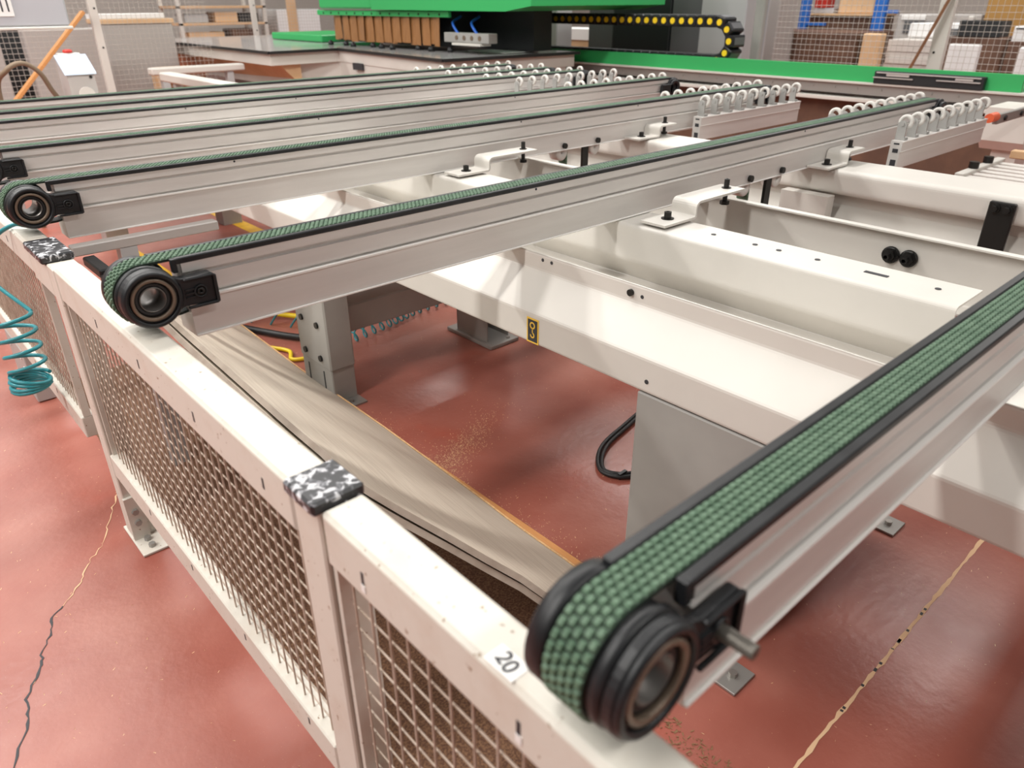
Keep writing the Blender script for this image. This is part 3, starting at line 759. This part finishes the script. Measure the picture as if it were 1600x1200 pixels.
mb = MB(); mb.tube(spline([(1.25, 3.2, .012), (1.33, 3.05, .012), (1.30, 2.95, .012), (1.40, 2.9, .012)]), .010, 7); mb.build('line', 'yellow_cap', t)

# ------------------------------------------------------------------ sawdust
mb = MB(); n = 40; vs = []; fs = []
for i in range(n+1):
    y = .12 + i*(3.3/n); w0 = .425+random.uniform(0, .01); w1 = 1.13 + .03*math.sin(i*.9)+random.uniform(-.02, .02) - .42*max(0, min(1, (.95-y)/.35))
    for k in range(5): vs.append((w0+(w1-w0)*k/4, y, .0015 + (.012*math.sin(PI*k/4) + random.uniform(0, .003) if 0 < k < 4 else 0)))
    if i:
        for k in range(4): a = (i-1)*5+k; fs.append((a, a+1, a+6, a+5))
mb.add(vs, fs, True); tag(mb.build('shaded_sawdust', 'drift'), 'dark brown sawdust drift with painted-in shade inside the mesh guard', 'sawdust', None, 'stuff')  # sawdust sheet that also darkens the floor as shade under the boards
def flakes(name, mt, n, fn, s0, s1, label):
    mb = MB()
    for _ in range(n):
        p = fn()
        if p is None: continue
        x, y = p; s = random.uniform(s0, s1); a = random.random()*PI; l = s*random.uniform(1, 2.6)
        c, d = math.cos(a), math.sin(a); z = random.uniform(.0012, .004)
        mb.add([(x-c*l-d*s*.5, y-d*l+c*s*.5, .0009), (x+c*l-d*s*.5, y+d*l+c*s*.5, z), (x+c*l+d*s*.5, y+d*l-c*s*.5, z*.6), (x-c*l+d*s*.5, y-d*l-c*s*.5, .0009)], [(0, 1, 2, 3)])
    o = mb.build(name, mt); tag(o, label, 'sawdust', None, 'stuff'); return o
def f_all(): return (random.uniform(-.1, 2.9), random.uniform(.0, 3.2))
def f_edge():
    y = random.uniform(1.0, 2.3); return (1.235+abs(random.gauss(0, .05)), y)
def f_pile():
    a = random.gauss(0, .16); return (1.36+a*1.0+random.gauss(0, .03), 1.82+a*.45+random.gauss(0, .04))
def f_mix():
    r = random.random()
    return f_pile() if r < .42 else (f_edge() if r < .62 else f_all())
flakes('sawdust', 'sawdust', 4200, f_mix, .0007, .0017, 'pale sawdust and wood shavings scattered over the red floor')
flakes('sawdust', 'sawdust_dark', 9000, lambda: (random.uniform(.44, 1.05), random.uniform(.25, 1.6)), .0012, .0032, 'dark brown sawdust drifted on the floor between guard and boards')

# ------------------------------------------------------------------ green rail, rack and end column at the back
t = thing('green_rail', 'long green machine rail with grey rack running across the back', 'machine rail', None, (6.35, 1.70, 0))
def G(mb): mb.v = [(a-6.35, b-1.70, c) for a, b, c in mb.v]; return mb
mb = MB(); mb.prism([(6.35, .885), (6.35, 1.0), (6.385, 1.0), (6.385, .91), (6.66, .91), (6.66, .885)], 1.70, 10.2, 'y'); G(mb).build('beam', 'green_paint', t)
mb = MB(); mb.box(6.31, 6.62, 1.66, 10.2, .868, .884, .002); G(mb).build('ledge', 'cream_paint', t)
mb = MB(); mb.box(6.34, 6.6, 1.66, 10.2, .79, .867); rk = G(mb).build('rack', 'zinc', t)
for i in range(24):
    mb = MB(); mb.cyl((6.34, 1.9+i*.19, .835), .008, -.006, 'x', 10); G(mb).build('rack_bolt', 'zinc', rk)
mb = MB(); mb.box(6.30, 6.6, 1.75, 10.2, .735, .765, .004); G(mb).build('lower_ledge', 'cream_paint', t)
mb = MB(); mb.box(6.45, 6.6, 1.75, 10.2, .10, .735); G(mb).build('skirt', 'brown_panel', t)
mb = MB(); mb.box(6.30, 6.352, 1.93, 2.72, .885, .975, .004); sl = G(mb).build('end_carriage', 'dark_body', t)
mb = MB(); mb.box(6.285, 6.302, 1.95, 2.70, .96, .968); mb.box(6.285, 6.302, 1.95, 2.25, .93, .938); mb.box(6.285, 6.302, 2.42, 2.72, .925, .933); mb.box(6.285, 6.302, 2.45, 2.62, .942, .958); mb.box(6.285, 6.302, 2.0, 2.12, .942, .956); G(mb).build('carriage_strip', 'sheet_grey', sl)
t = thing('end_column', 'cream end column with red bumper at the right end of the green rail', 'column', None, (5.60, 1.40, 0))
mb = MB(); mb.prism([(0, .86), (0, .66), (.06, .60), (.40, .60), (.40, .86)], 0.0, .26, 'y'); mb.build('body', 'cream_paint', t)
mb = MB(); mb.box(.12, .35, .05, .2, 0, .60); mb.build('stand', 'cream_paint', t)
mb = MB(); mb.cyl((-.93, -.04, .905), .024, .10, 'x', 20); mb.build('bumper', 'orange_red', t)
mb = MB(); mb.box(-.83, .02, -.055, -.03, .865, .915, .003); pl = mb.build('stop_plate', 'zinc', t)
for x in (-.72, -.45, -.36):
    mb = MB(); mb.cyl((x, -.055, .89), .014, -.01, 'y', 8); mb.build('bolt', 'bolt_black', pl)
# pale slats and wooden bar at the right edge
t = thing('slatted_table', 'pale slatted strip table beside the near roller rail', 'table', None, (3.82, .75, 0))
for i in range(6):
    mb = MB(); mb.box(.02+i*.09, .07+i*.09, -.55, .40, .735, .75, .002); mb.build('slat', 'pale_panel', t)
mb = MB(); mb.box(.0, .56, .40, .44, .72, .765, .003); cb = mb.build('cross_bar', 'cream_paint', t)
for x in (.17, .36):
    mb = MB(); mb.cyl((x, .42, .765), .022, .03, 'z', 10); mb.build('bolt', 'bolt_black', cb)
for x in (.04, .46):
    mb = MB(); mb.box(x-.02, x+.02, .30, .34, 0, .735); mb.build('leg', 'cream_paint', t)
t = thing('wooden_bar', 'brown wooden bar lying behind the slatted table', 'wood bar', None, (4.50, .75, .0))
mb = MB(); mb.box(0, .05, -.55, .42, .745, .785, .004); mb.build('bar', 'carton', t)
for y in (-.4, .3):
    mb = MB(); mb.box(.005, .045, y-.02, y+.02, 0, .745); mb.build('rest', 'dark_wood', t)

# ------------------------------------------------------------------ cable chain
t = thing('cable_chain', 'black cable chain with yellow side caps looping over the green rail', 'cable chain', None, (6.42, 4.3, 1.0))
RB = 0.165; zt = .966; pitch = .105; half = .050
path = []
L1 = 3.0
def chain_pos(s):
    if s < L1: return (4.31+L1-s-0.0, zt+2*RB, 0)
    s2 = s-L1
    if s2 < PI*RB:
        a = s2/RB; return (4.31-RB*math.sin(a), zt+RB+RB*math.cos(a), a)
    return (4.31+(s2-PI*RB), zt, PI)
a_ = MB(); a_.box(-.005, .187, -.051, .051, -half, half, .010)
lm = a_.mesh('link'); lm.materials.append(MATS['black_plastic'])
a_ = MB(); a_.box(.012, .17, -.03, .03, half, half+.004, .001); xm = a_.mesh('crossbar'); xm.materials.append(MATS['grey_dark'])
a_ = MB(); a_.cyl((-.005, 0, 0), .027, -.006, 'x', 18); cm = a_.mesh('side_cap'); cm.materials.append(MATS['yellow_cap'])
s = 0.0; i = 0
while s < L1+PI*RB+2.6:
    y, z, a = chain_pos(s)
    lk = link('link', lm, t, (0, y-4.3, z-1.0)); lk.rotation_euler = (a, 0, 0)
    link('crossbar', xm, lk)
    link('side_cap', cm, lk)
    s += pitch

# ------------------------------------------------------------------ stepped table and gantry
t = thing('stepped_table', 'large stepped table with glossy top and black edge behind the arms', 'table', None, (4.4, 6, 0))
out = [(3.96, 12.2), (3.84, 8.1), (4.71, 8.15), (4.45, 5.85), (6.15, 5.75), (6.15, 12.2)]
def T(mb): mb.v = [(a-4.4, b-6, c) for a, b, c in mb.v]; return mb
mb = MB(); mb.prism(out, .985, 1.0, 'z'); T(mb).build('top', 'glass_top', t)
mb = MB()
for i in range(4):
    a, b = out[i], out[i+1]; d = (Vector(b)-Vector(a)).normalized(); n = Vector((d.y, -d.x))
    if n.x > 0 and i in (0, 2): n = -n
    if n.y > 0 and i in (1, 3): n = -n
    q = [Vector(a), Vector(b), Vector(b)+n*.02, Vector(a)+n*.02]
    mb.prism([tuple(p) for p in q], .975, 1.003, 'z')
T(mb).build('edge_strip', 'black_rubber', t)
def inset(p, d): return [(x+(d if x < 5 else -d), y+(d if y < 7 or True and i in () else 0)) for i, (x, y) in enumerate(p)]
mb = MB(); mb.prism([(3.97, 12.1), (3.855, 8.12), (4.72, 8.17), (4.465, 5.87), (6.1, 5.77), (6.1, 12.1)], .86, .984, 'z'); T(mb).build('apron', 'cream_paint', t)
mb = MB(); mb.prism([(4.25, 12.0), (4.15, 8.3), (4.73, 8.19), (4.475, 5.89), (6.0, 5.79), (6.0, 12.0)], .60, .859, 'z'); T(mb).build('lower_apron', 'cream_paint', t)
mb = MB(); mb.prism([(3.99, .859), (4.24, .62), (4.24, .859)], 8.2, 12.0, 'y'); T(mb).build('under_bevel', 'carton', t)
mb = MB(); mb.box(4.635, 4.66, 7.55, 7.75, .80, .87); T(mb).build('vent_slot', 'ink', t)
mb = MB(); mb.box(4.8, 5.9, 6.2, 11.5, 0, .60); T(mb).build('pedestal', 'grey_paint', t)
# gantry head with strip curtain
t = thing('gantry_head', 'green gantry hood with brown strip curtain over the stepped table', 'machine head', None, (5.3, 7, 0))
def H(mb): mb.v = [(a-5.3, b-7, c) for a, b, c in mb.v]; return mb
mb = MB(); mb.box(5.02, 6.9, 7.88, 9.05, 1.395, 1.95, .02); H(mb).build('hood_shell', 'green_paint', t)
mb = MB(); mb.prism([(7.85, 1.39), (5.62, 1.385), (5.27, 1.43), (5.27, 1.95), (7.85, 1.95)], 5.0, 6.9, 'x'); H(mb).build('hood_shell', 'green_paint', t)
mb = MB(); mb.box(5.07, 5.11, 6.55, 9.2, 1.325, 1.38, .004); sk = H(mb).build('hood_skirt', 'green_paint', t)
for i in range(14):
    mb = MB(); mb.cyl((5.07, 6.7+i*.18, 1.35), .012, -.004, 'x', 8); H(mb).build('screw', 'bolt_black', sk)
for i in range(25):
    y = 6.74 + i*.090; x = 5.10 + (.014 if i % 2 else 0) + random.uniform(-.006, .006) + (.25*max(0, (i-21)/5)**2)
    tw = random.uniform(-.010, .010); zb = 1.055+random.uniform(-.01, .02)
    vs = []
    for z, k in ((1.36, 0), (1.2, 1), (zb, 1.6)):
        vs += [(x-tw*k, y, z), (x+tw*k+.012, y+.13, z), (x+tw*k+.016, y+.13, z), (x-tw*k+.004, y, z)]
    mb = MB(); fs = []
    for r in (0, 1):
        o = r*4
        fs += [(o+q, o+(q+1) % 4, o+4+(q+1) % 4, o+4+q) for q in range(4)]
    mb.add(vs, fs+[(0, 1, 2, 3), (8, 9, 10, 11)]); H(mb).build('curtain_strip', 'curtain_brown', t)
mb = MB(); mb.box(5.25, 6.3, 6.75, 9.1, 1.04, 1.37); H(mb).build('inner_body', 'dark_body', t)
mb = MB(); mb.box(5.6, 5.85, 5.86, 6.74, 1.02, 1.38); H(mb).build('side_body', 'dark_body', t)
mb = MB(); mb.box(5.08, 5.2, 5.95, 6.65, 1.10, 1.19, .006); pb = H(mb).build('tool_block', 'grey_paint', t)
for i in range(4):
    mb = MB(); mb.cyl((5.08, 6.08+i*.12, 1.145), .022, -.006, 'x', 14); H(mb).build('fitting', 'bearing_brown', pb)
mb = MB(); mb.box(5.06, 5.2, 6.05, 6.5, 1.075, 1.098, .003); H(mb).build('tool_plate', 'cream_paint', pb)
for y in (6.12, 6.42):
    mb = MB(); mb.tube(spline([(5.3, y+.22, 1.33), (5.15, y+.16, 1.28), (5.10, y+.05, 1.21), (5.12, y, 1.15)]), .014, 6); H(mb).build('air_line', 'blue_hose', t)
for i in range(9):
    mb = MB(); mb.lathe((5.02+random.uniform(-.1, .1), 6.6+i*.28, 1.003), [(0, .003), (0, .035), (.03, .03), (.05, .012), (.05, .003)], 'z', 12); H(mb).build('suction_foot', 'black_plastic', t)
mb = MB(); mb.box(5.35, 5.8, 6.0, 6.6, 1.004, 1.012); tag(mb.build('white_sheet', 'paper_white'), 'small white sheet lying on the table under the gantry', 'sheet')

# ------------------------------------------------------------------ rear safety fences
def rear_fence(name, label, along, c, a0, a1, posts, z1=1.75):
    t = thing(name, label, 'fence', 'rear safety fences', (c, a0, 0) if along == 'y' else (a0, c, 0))
    def Lf(mb):
        o = t.location; mb.v = [(x-o.x, y-o.y, z) for x, y, z in mb.v]; return mb
    mb = MB(); a = a0; r = .0019
    while a <= a1:
        p = [(c, a, .12), (c, a, z1)] if along == 'y' else [(a, c, .12), (a, c, z1)]
        mb.tube(p, r, 4, smooth=False); a += .05
    z = .12
    while z <= z1:
        p = [(c-.004, a0, z), (c-.004, a1, z)] if along == 'y' else [(a0, c-.004, z), (a1, c-.004, z)]
        mb.tube(p, r, 4, smooth=False); z += .05
    wm = Lf(mb).build('wire_mesh', 'far_wire', t); wm['kind'] = 'stuff'
    for p in posts:
        mb = MB()
        if along == 'y': mb.box(c-.07, c-.01, p-.06, p+.06, 0, z1+.1, .003)
        else: mb.box(p-.04, p+.04, c-.07, c-.01, 0, z1+.1, .003)
        po = Lf(mb).build('post', 'cream_paint', t)
        for zz in (.6, 1.05, 1.42):
            mb = MB()
            if along == 'y': mb.cyl((c-.07, p+.02, zz), .010, -.004, 'x', 10)
            else: mb.cyl((p+.01, c-.07, zz), .010, -.004, 'y', 10)
            Lf(mb).build('post_bolt', 'bolt_black', po)
    return t
rear_fence('rear_fence', 'cream square-mesh safety fence behind the green rail at right', 'y', 7.65, -.5, 4.42, (2.77,))
rear_fence('rear_fence', 'cream square-mesh safety fence behind the stepped table at left', 'x', 9.3, -1.5, 3.72, (2.52,))
rear_fence('rear_fence', 'cream square-mesh safety fence far behind the gantry', 'x', 13.0, 4.9, 10.0, (5.97,))
def stick(name, label, a, b, w, mt):
    a = Vector(a); b = Vector(b); d = (b-a).normalized(); u = Vector((0, 0, 1)).cross(d).normalized(); v = d.cross(u)
    vs = [p+u*sx*w+v*sy*w*.5 for p in (a, b) for sx, sy in ((-1,-1),(1,-1),(1,1),(-1,1))]
    mb = MB(); mb.add(vs, [(0,1,2,3),(4,7,6,5),(0,4,5,1),(1,5,6,2),(2,6,7,3),(3,7,4,0)])
    return smooth_bevel(tag(mb.build(name, mt), label, 'wood stick'), .004, 2)
stick('wooden_stick', 'brown wooden stick leaning against the right rear fence post', (7.35, 3.20, .0), (7.56, 2.66, 1.75), .026, 'dark_wood')
stick('wooden_stick', 'bright orange wooden lath leaning beside the grey console at left', (0.90, 8.87, .02), (2.40, 9.17, 1.39), .032, 'raw_wood')

# ------------------------------------------------------------------ things behind the fences (depth in x or y)
def bx(name, label, cat, mt, x0, x1, y0, y1, z0, z1, extra=None, group=None):
    t = thing(name, label, cat, group, ((x0+x1)/2, (y0+y1)/2, z0))
    c = t.location
    def Lb(mb): mb.v = [(a-c.x, b-c.y, d-c.z) for a, b, d in mb.v]; return mb
    mb = MB(); mb.box(x0, x1, y0, y1, z0, z1, .012); Lb(mb).build('body', mt, t)
    if extra:
        for (nm, m2, q) in extra:
            mb = MB(); mb.box(*q, .004); Lb(mb).build(nm, m2, t)
    return t
def panel_stack(name, label, mt, x0, x1, y0, y1, z1, n=None):
    t = thing(name, label, 'panel stack', None, ((x0+x1)/2, (y0+y1)/2, 0)); c = t.location
    mb = MB(); mb.box(x0-c.x, x1-c.x, y0-c.y, y1-c.y, .08, .12); 
    for k in (0, .5, 1): mb.box(x0-c.x, x1-c.x, y0-c.y+(y1-y0-.1)*k, y0-c.y+(y1-y0-.1)*k+.1, 0, .08)
    mb.build('pallet', 'raw_wood', t)
    n = n or max(2, int((z1-.12)/.06)); h = (z1-.12)/n
    for k in range(n):
        j = random.uniform(-.012, .012)
        mb = MB(); mb.box(x0-c.x+j, x1-c.x+j, y0-c.y+j, y1-c.y+j, .121+k*h, .119+(k+1)*h, .002); mb.build('panel', mt, t)
    return t
panel_stack('panel_stack', 'dark brown panel stack behind the right rear fence', 'brown_panel', 9.3, 10.3, 4.31, 5.75, 1.12)
bx('upright_panel', 'narrow peach coloured panel standing beside the dark brown stack', 'panel', 'carton', 9.35, 9.5, 4.05, 4.26, 0, 1.12)
panel_stack('panel_stack', 'pale grey panel stack left of the right fence post', 'pale_panel', 9.5, 10.6, 3.35, 4.02, 1.06)
bx('upright_panel', 'tall white panel standing behind the fence beside the blue pipe', 'panel', 'white_panel', 10.4, 10.5, 5.80, 6.5, 0, 1.9)
bx('rack_upright', 'blue storage rack upright next to the tall white panel', 'rack', 'blue_paint', 10.6, 10.7, 5.66, 5.78, 0, 2.2, [('brace', 'blue_paint', (10.62, 10.68, 5.4, 5.7, 1.15, 1.19))])
bx('rack_upright', 'blue storage rack upright behind the pale panel stack', 'rack', 'blue_paint', 11.0, 11.1, 4.78, 4.94, 0, 2.2, [('brace', 'blue_paint', (11.02, 11.08, 4.62, 4.8, 1.3, 1.34))])
bx('shelf_unit', 'brown storage shelf between the two blue uprights', 'shelf', 'brown_panel', 11.2, 11.9, 5.02, 5.95, .0, 1.26, [('board', 'carton', (11.15, 11.9, 5.0, 5.97, 1.262, 1.29))])
bx('carton', 'tan cardboard box on the brown storage shelf', 'box', 'carton', 11.25, 11.7, 5.05, 5.55, 1.291, 1.62, [('tape', 'paper_white', (11.24, 11.71, 5.28, 5.33, 1.55, 1.625))])
bx('crate', 'small red crate on the brown storage shelf', 'crate', 'red_paint', 11.25, 11.5, 5.74, 5.92, 1.36, 1.52, [('base', 'lilac_grey', (11.26, 11.5, 5.62, 5.92, 1.291, 1.358))])
bx('machine_cover', 'long white machine cover resting on the pale panel stack', 'cover', 'white_panel', 9.9, 10.5, 3.35, 3.98, 1.065, 1.22, [('grille', 'grey_dark', (9.89, 9.9, 3.4, 3.62, 1.1, 1.17))])
bx('tool_cabinet', 'grey tool cabinet with dark drawers left of the wooden stick', 'cabinet', 'sheet_grey', 10.9, 11.5, 3.55, 4.55, 0, 1.30, [('drawer', 'grey_dark', (10.88, 10.9, 3.7, 4.0, 1.12, 1.2)), ('drawer', 'grey_dark', (10.88, 10.9, 4.1, 4.45, 1.08, 1.22)), ('paper', 'paper_white', (10.88, 10.9, 4.2, 4.5, 1.23, 1.29))])
bx('workbench', 'dark cluttered workbench right of the fence post', 'bench', 'brown_panel', 9.2, 9.8, 2.72, 3.28, 0, 1.12, [('vice', 'dark_body', (9.2, 9.5, 2.8, 3.2, 1.12, 1.27)), ('lamp', 'wheel_white', (9.2, 9.3, 3.08, 3.13, 1.27, 1.31))])
bx('edge_bander', 'white machine with red marked drawer slot at the right picture edge', 'machine', 'white_panel', 9.2, 9.9, 1.7, 2.68, 0, 1.23, [('slot', 'ink', (9.19, 9.2, 1.75, 2.66, 1.20, 1.213)), ('mark', 'red_paint', (9.185, 9.19, 2.3, 2.37, 1.20, 1.213)), ('skirt', 'brown_panel', (9.15, 9.2, 1.72, 2.68, .1, 1.09))])
bx('door_leaf', 'golden brown wooden panel standing at the upper right', 'panel', 'gold_panel', 10.8, 10.88, 2.2, 3.5, 0, 2.0)
bx('upright_panel', 'white panel leaning right of the fence post', 'panel', 'white_panel', 8.55, 8.62, 2.74, 3.02, 0, 1.08)
bx('upright_panel', 'white panel cut by the right picture edge behind the fence', 'panel', 'white_panel', 8.55, 8.62, 1.95, 2.40, 0, 1.07)
# bodies behind the cable chain
bx('machine_cabinet', 'light grey machine column left of the cartons behind the rail', 'cabinet', 'grey_light', 7.7, 8.0, 7.62, 7.98, 0, 1.9)
t = bx('carton', 'open white and brown cartons behind the cable chain', 'box', 'carton', 8.6, 9.1, 7.75, 8.6, 0, .96, [('flap', 'paper_white', (8.58, 9.1, 7.75, 8.6, .962, 1.11)), ('gap', 'brown_panel', (8.585, 8.6, 8.24, 8.26, .6, .95))])
bx('machine_cabinet', 'mid grey cabinet behind the cable chain, right of the cartons', 'cabinet', 'grey_dark', 7.75, 8.25, 6.68, 7.1, 0, 1.9)
bx('machine_cabinet', 'near-black tall cabinet behind the middle of the cable chain', 'cabinet', 'dark_body', 7.72, 8.2, 5.80, 6.66, 0, 1.9)
bx('machine_cabinet', 'light grey cabinet behind the bend of the cable chain', 'cabinet', 'grey_light', 7.72, 8.2, 4.82, 5.78, 0, 1.9, [('door_edge', 'grey_dark', (7.715, 7.72, 5.38, 5.77, .1, 1.88))])
bx('steel_pole', 'dark grey steel pole beside the blue pipe', 'pole', 'grey_paint', 7.2, 7.28, 4.30, 4.40, 0, 2.4)
t = thing('compressed_air_pipe', 'vertical blue compressed air pipe by the grey pole', 'pipe', None, (7.5, 4.47, 0))
mb = MB(); mb.cyl((0, 0, 0), .03, 2.4, 'z', 14, True); mb.build('pipe', 'blue_paint', t)
mb = MB(); mb.cyl((0, 0, .6), .04, .04, 'z', 14, True); mb.cyl((0, 0, 1.6), .04, .04, 'z', 14, True); mb.build('clip', 'zinc', t)
bx('masonry_pier', 'grey masonry pier behind the blue pipe', 'pier', 'sheet_grey', 8.85, 9.25, 5.08, 5.5, 0, 2.4)
# left background
t = bx('control_console', 'lilac-grey control console with label at the upper left corner', 'console', 'lilac_grey', .7, 1.60, 6.5, 6.85, 1.325, 1.95, [('rim', 'cream_paint', (.7, 1.61, 6.48, 6.87, 1.305, 1.324)), ('label', 'paper_white', (1.05, 1.265, 6.494, 6.5, 1.39, 1.60)), ('mark', 'ink', (1.195, 1.205, 6.490, 6.494, 1.42, 1.58)), ('mark', 'ink', (1.232, 1.242, 6.490, 6.494, 1.42, 1.58)), ('mark', 'ink', (1.158, 1.168, 6.490, 6.494, 1.42, 1.58)), ('pedestal', 'grey_light', (.8, 1.0, 6.6, 6.8, 0, 1.305))])
t = thing('switch_box', 'small control box with pale blue sloping lid and red button', 'control box', None, (1.46, 6.05, .88))
mb = MB(); mb.prism([(-.05, 0), (-.05, .16), (.10, .265), (.16, .265), (.16, 0)], -.085, .085, 'x'); 
mb.v = [(x, y, z) for x, y, z in mb.v]; mb.build('housing', 'sheet_grey', t)
mb = MB(); mb.prism([(-.06, .158), (-.055, .168), (.10, .277), (.105, .267)], -.10, .10, 'x'); mb.build('lid', 'pale_blue', t)
mb = MB(); mb.box(-.07, .07, .105, .165, .266, .285, .004); mb.build('hinge', 'cream_paint', t)
mb = MB(); mb.lathe((0, .135, .285), [(0, .002), (0, .028), (.014, .032), (.022, .02), (.022, .002)], 'z', 20); mb.build('button', 'red_paint', t)
mb = MB(); mb.cyl((0.01, -.05, .03), .05, -.02, 'y', 24); mb.build('socket', 'pale_panel', t)
mb = MB(); mb.cyl((.06, -.05, .14), .01, -.006, 'y', 10); mb.build('screw', 'bolt_black', t)
mb = MB(); mb.box(-.03, .03, .0, .06, -.88, 0); mb.build('stand', 'grey_light', t)
t = thing('loose_hose', 'brown hose loop in front of the left rear fence', 'hose', None, (1.15, 6.1, 0))
mb = MB(); mb.tube(spline([(-.12, .2, 0), (-.14, .15, .5), (-.16, .1, .95), (-.10, .0, 1.08), (.0, .0, 1.12), (.09, .02, 1.06), (.14, .05, .95), (.2, .1, .8), (.24, .15, .4), (.25, .2, 0)]), .016, 8); mb.build('loop', 'hose_brown', t)
bx('sheet_stack', 'grey sheets standing behind the left rear fence beside the console', 'panel', 'sheet_grey', 1.95, 2.75, 9.9, 10.1, 0, 1.22)
bx('sheet_stack', 'grey sheet at the far left behind the fence', 'panel', 'sheet_grey', .9, 1.72, 9.9, 10.1, 0, 1.24)
bx('gap_block', 'dark block drawn for the gap between the grey sheets', 'block', 'dark_body', 1.6, 2.1, 10.6, 11.0, 0, 1.3)  # dark solid stands in for the dark gap between the sheets
bx('carton_stack', 'tall grey-brown cardboard stack right of the left fence post', 'box', 'sheet_grey', 2.95, 3.78, 10.6, 11.2, 0, 1.24, [('lid', 'carton', (2.94, 3.8, 10.58, 11.2, 1.24, 1.29)), ('sheet', 'paper_white', (2.95, 3.7, 10.6, 11.2, 1.291, 1.35))])
def rack(name, label, x0, x1, y0, y1, zs):
    t = thing(name, label, 'rack', None, (x0, y0, 0)); w = x1-x0; d = y1-y0
    for (x, y) in ((0, 0), (w-.06, 0), (0, d-.06), (w-.06, d-.06)):
        mb = MB(); mb.box(x, x+.06, y, y+.06, 0, 2.0); mb.build('upright', 'cream_paint', t)
    for z in zs:
        mb = MB(); mb.box(0, w, 0, d, z, z+.04, .003); mb.build('shelf_board', 'carton', t)
    return t
rack('pallet_rack', 'timber-shelved rack behind the stepped table', 5.3, 6.94, 14.5, 15.4, (.3, .76, 1.10, 1.37))
for i, (x0, x1, z0, z1, m, l) in enumerate(((5.42, 5.85, 1.141, 1.28, 'grey_light', 'grey bin on the timber rack, left end'), (5.98, 6.4, 1.141, 1.31, 'carton', 'orange-brown box in the middle of the timber rack'), (6.45, 6.8, 1.141, 1.29, 'dark_body', 'dark box on the timber rack, right end'), (5.45, 6.1, .801, .99, 'carton', 'low carton on the lower timber shelf'), (6.25, 6.75, .801, 1.03, 'brown_panel', 'brown box on the lower timber shelf'))):
    bx('storage_box', l, 'box', m, x0, x1, 14.56, 15.0, z0, z1)
bx('saw_machine', 'white machine top behind the green strip near the gantry', 'machine', 'white_panel', 7.2, 8.1, 14.6, 15.4, 0, 1.34, [('panel', 'carton', (7.4, 7.6, 14.58, 14.6, .8, 1.6))])
bx('green_fender', 'low green cover on the rear edge of the stepped table', 'cover', 'green_paint', 5.2, 6.1, 9.4, 10.8, 1.004, 1.09)
bx('wooden_crate', 'brown wooden crate low behind the left rear fence', 'crate', 'carton', 3.2, 3.7, 9.6, 10.0, 0, .78, [('slat', 'dark_wood', (3.19, 3.7, 9.59, 9.6, .5, .72))])
bx('white_beam', 'white beam lying on trestles in front of the left fence', 'beam', 'cream_paint', 2.75, 3.75, 8.55, 8.68, .80, .87, [('trestle', 'grey_light', (2.85, 2.92, 8.57, 8.66, 0, .80)), ('trestle', 'grey_light', (3.55, 3.62, 8.57, 8.66, 0, .80))])
bx('guide_rail', 'pale slanted guide rail in front of the stepped table corner', 'rail', 'cream_paint', 2.6, 2.72, 5.9, 7.9, .80, .88, [('leg', 'grey_light', (2.63, 2.69, 6.1, 6.16, 0, .80)), ('leg', 'grey_light', (2.63, 2.69, 7.6, 7.66, 0, .80))])
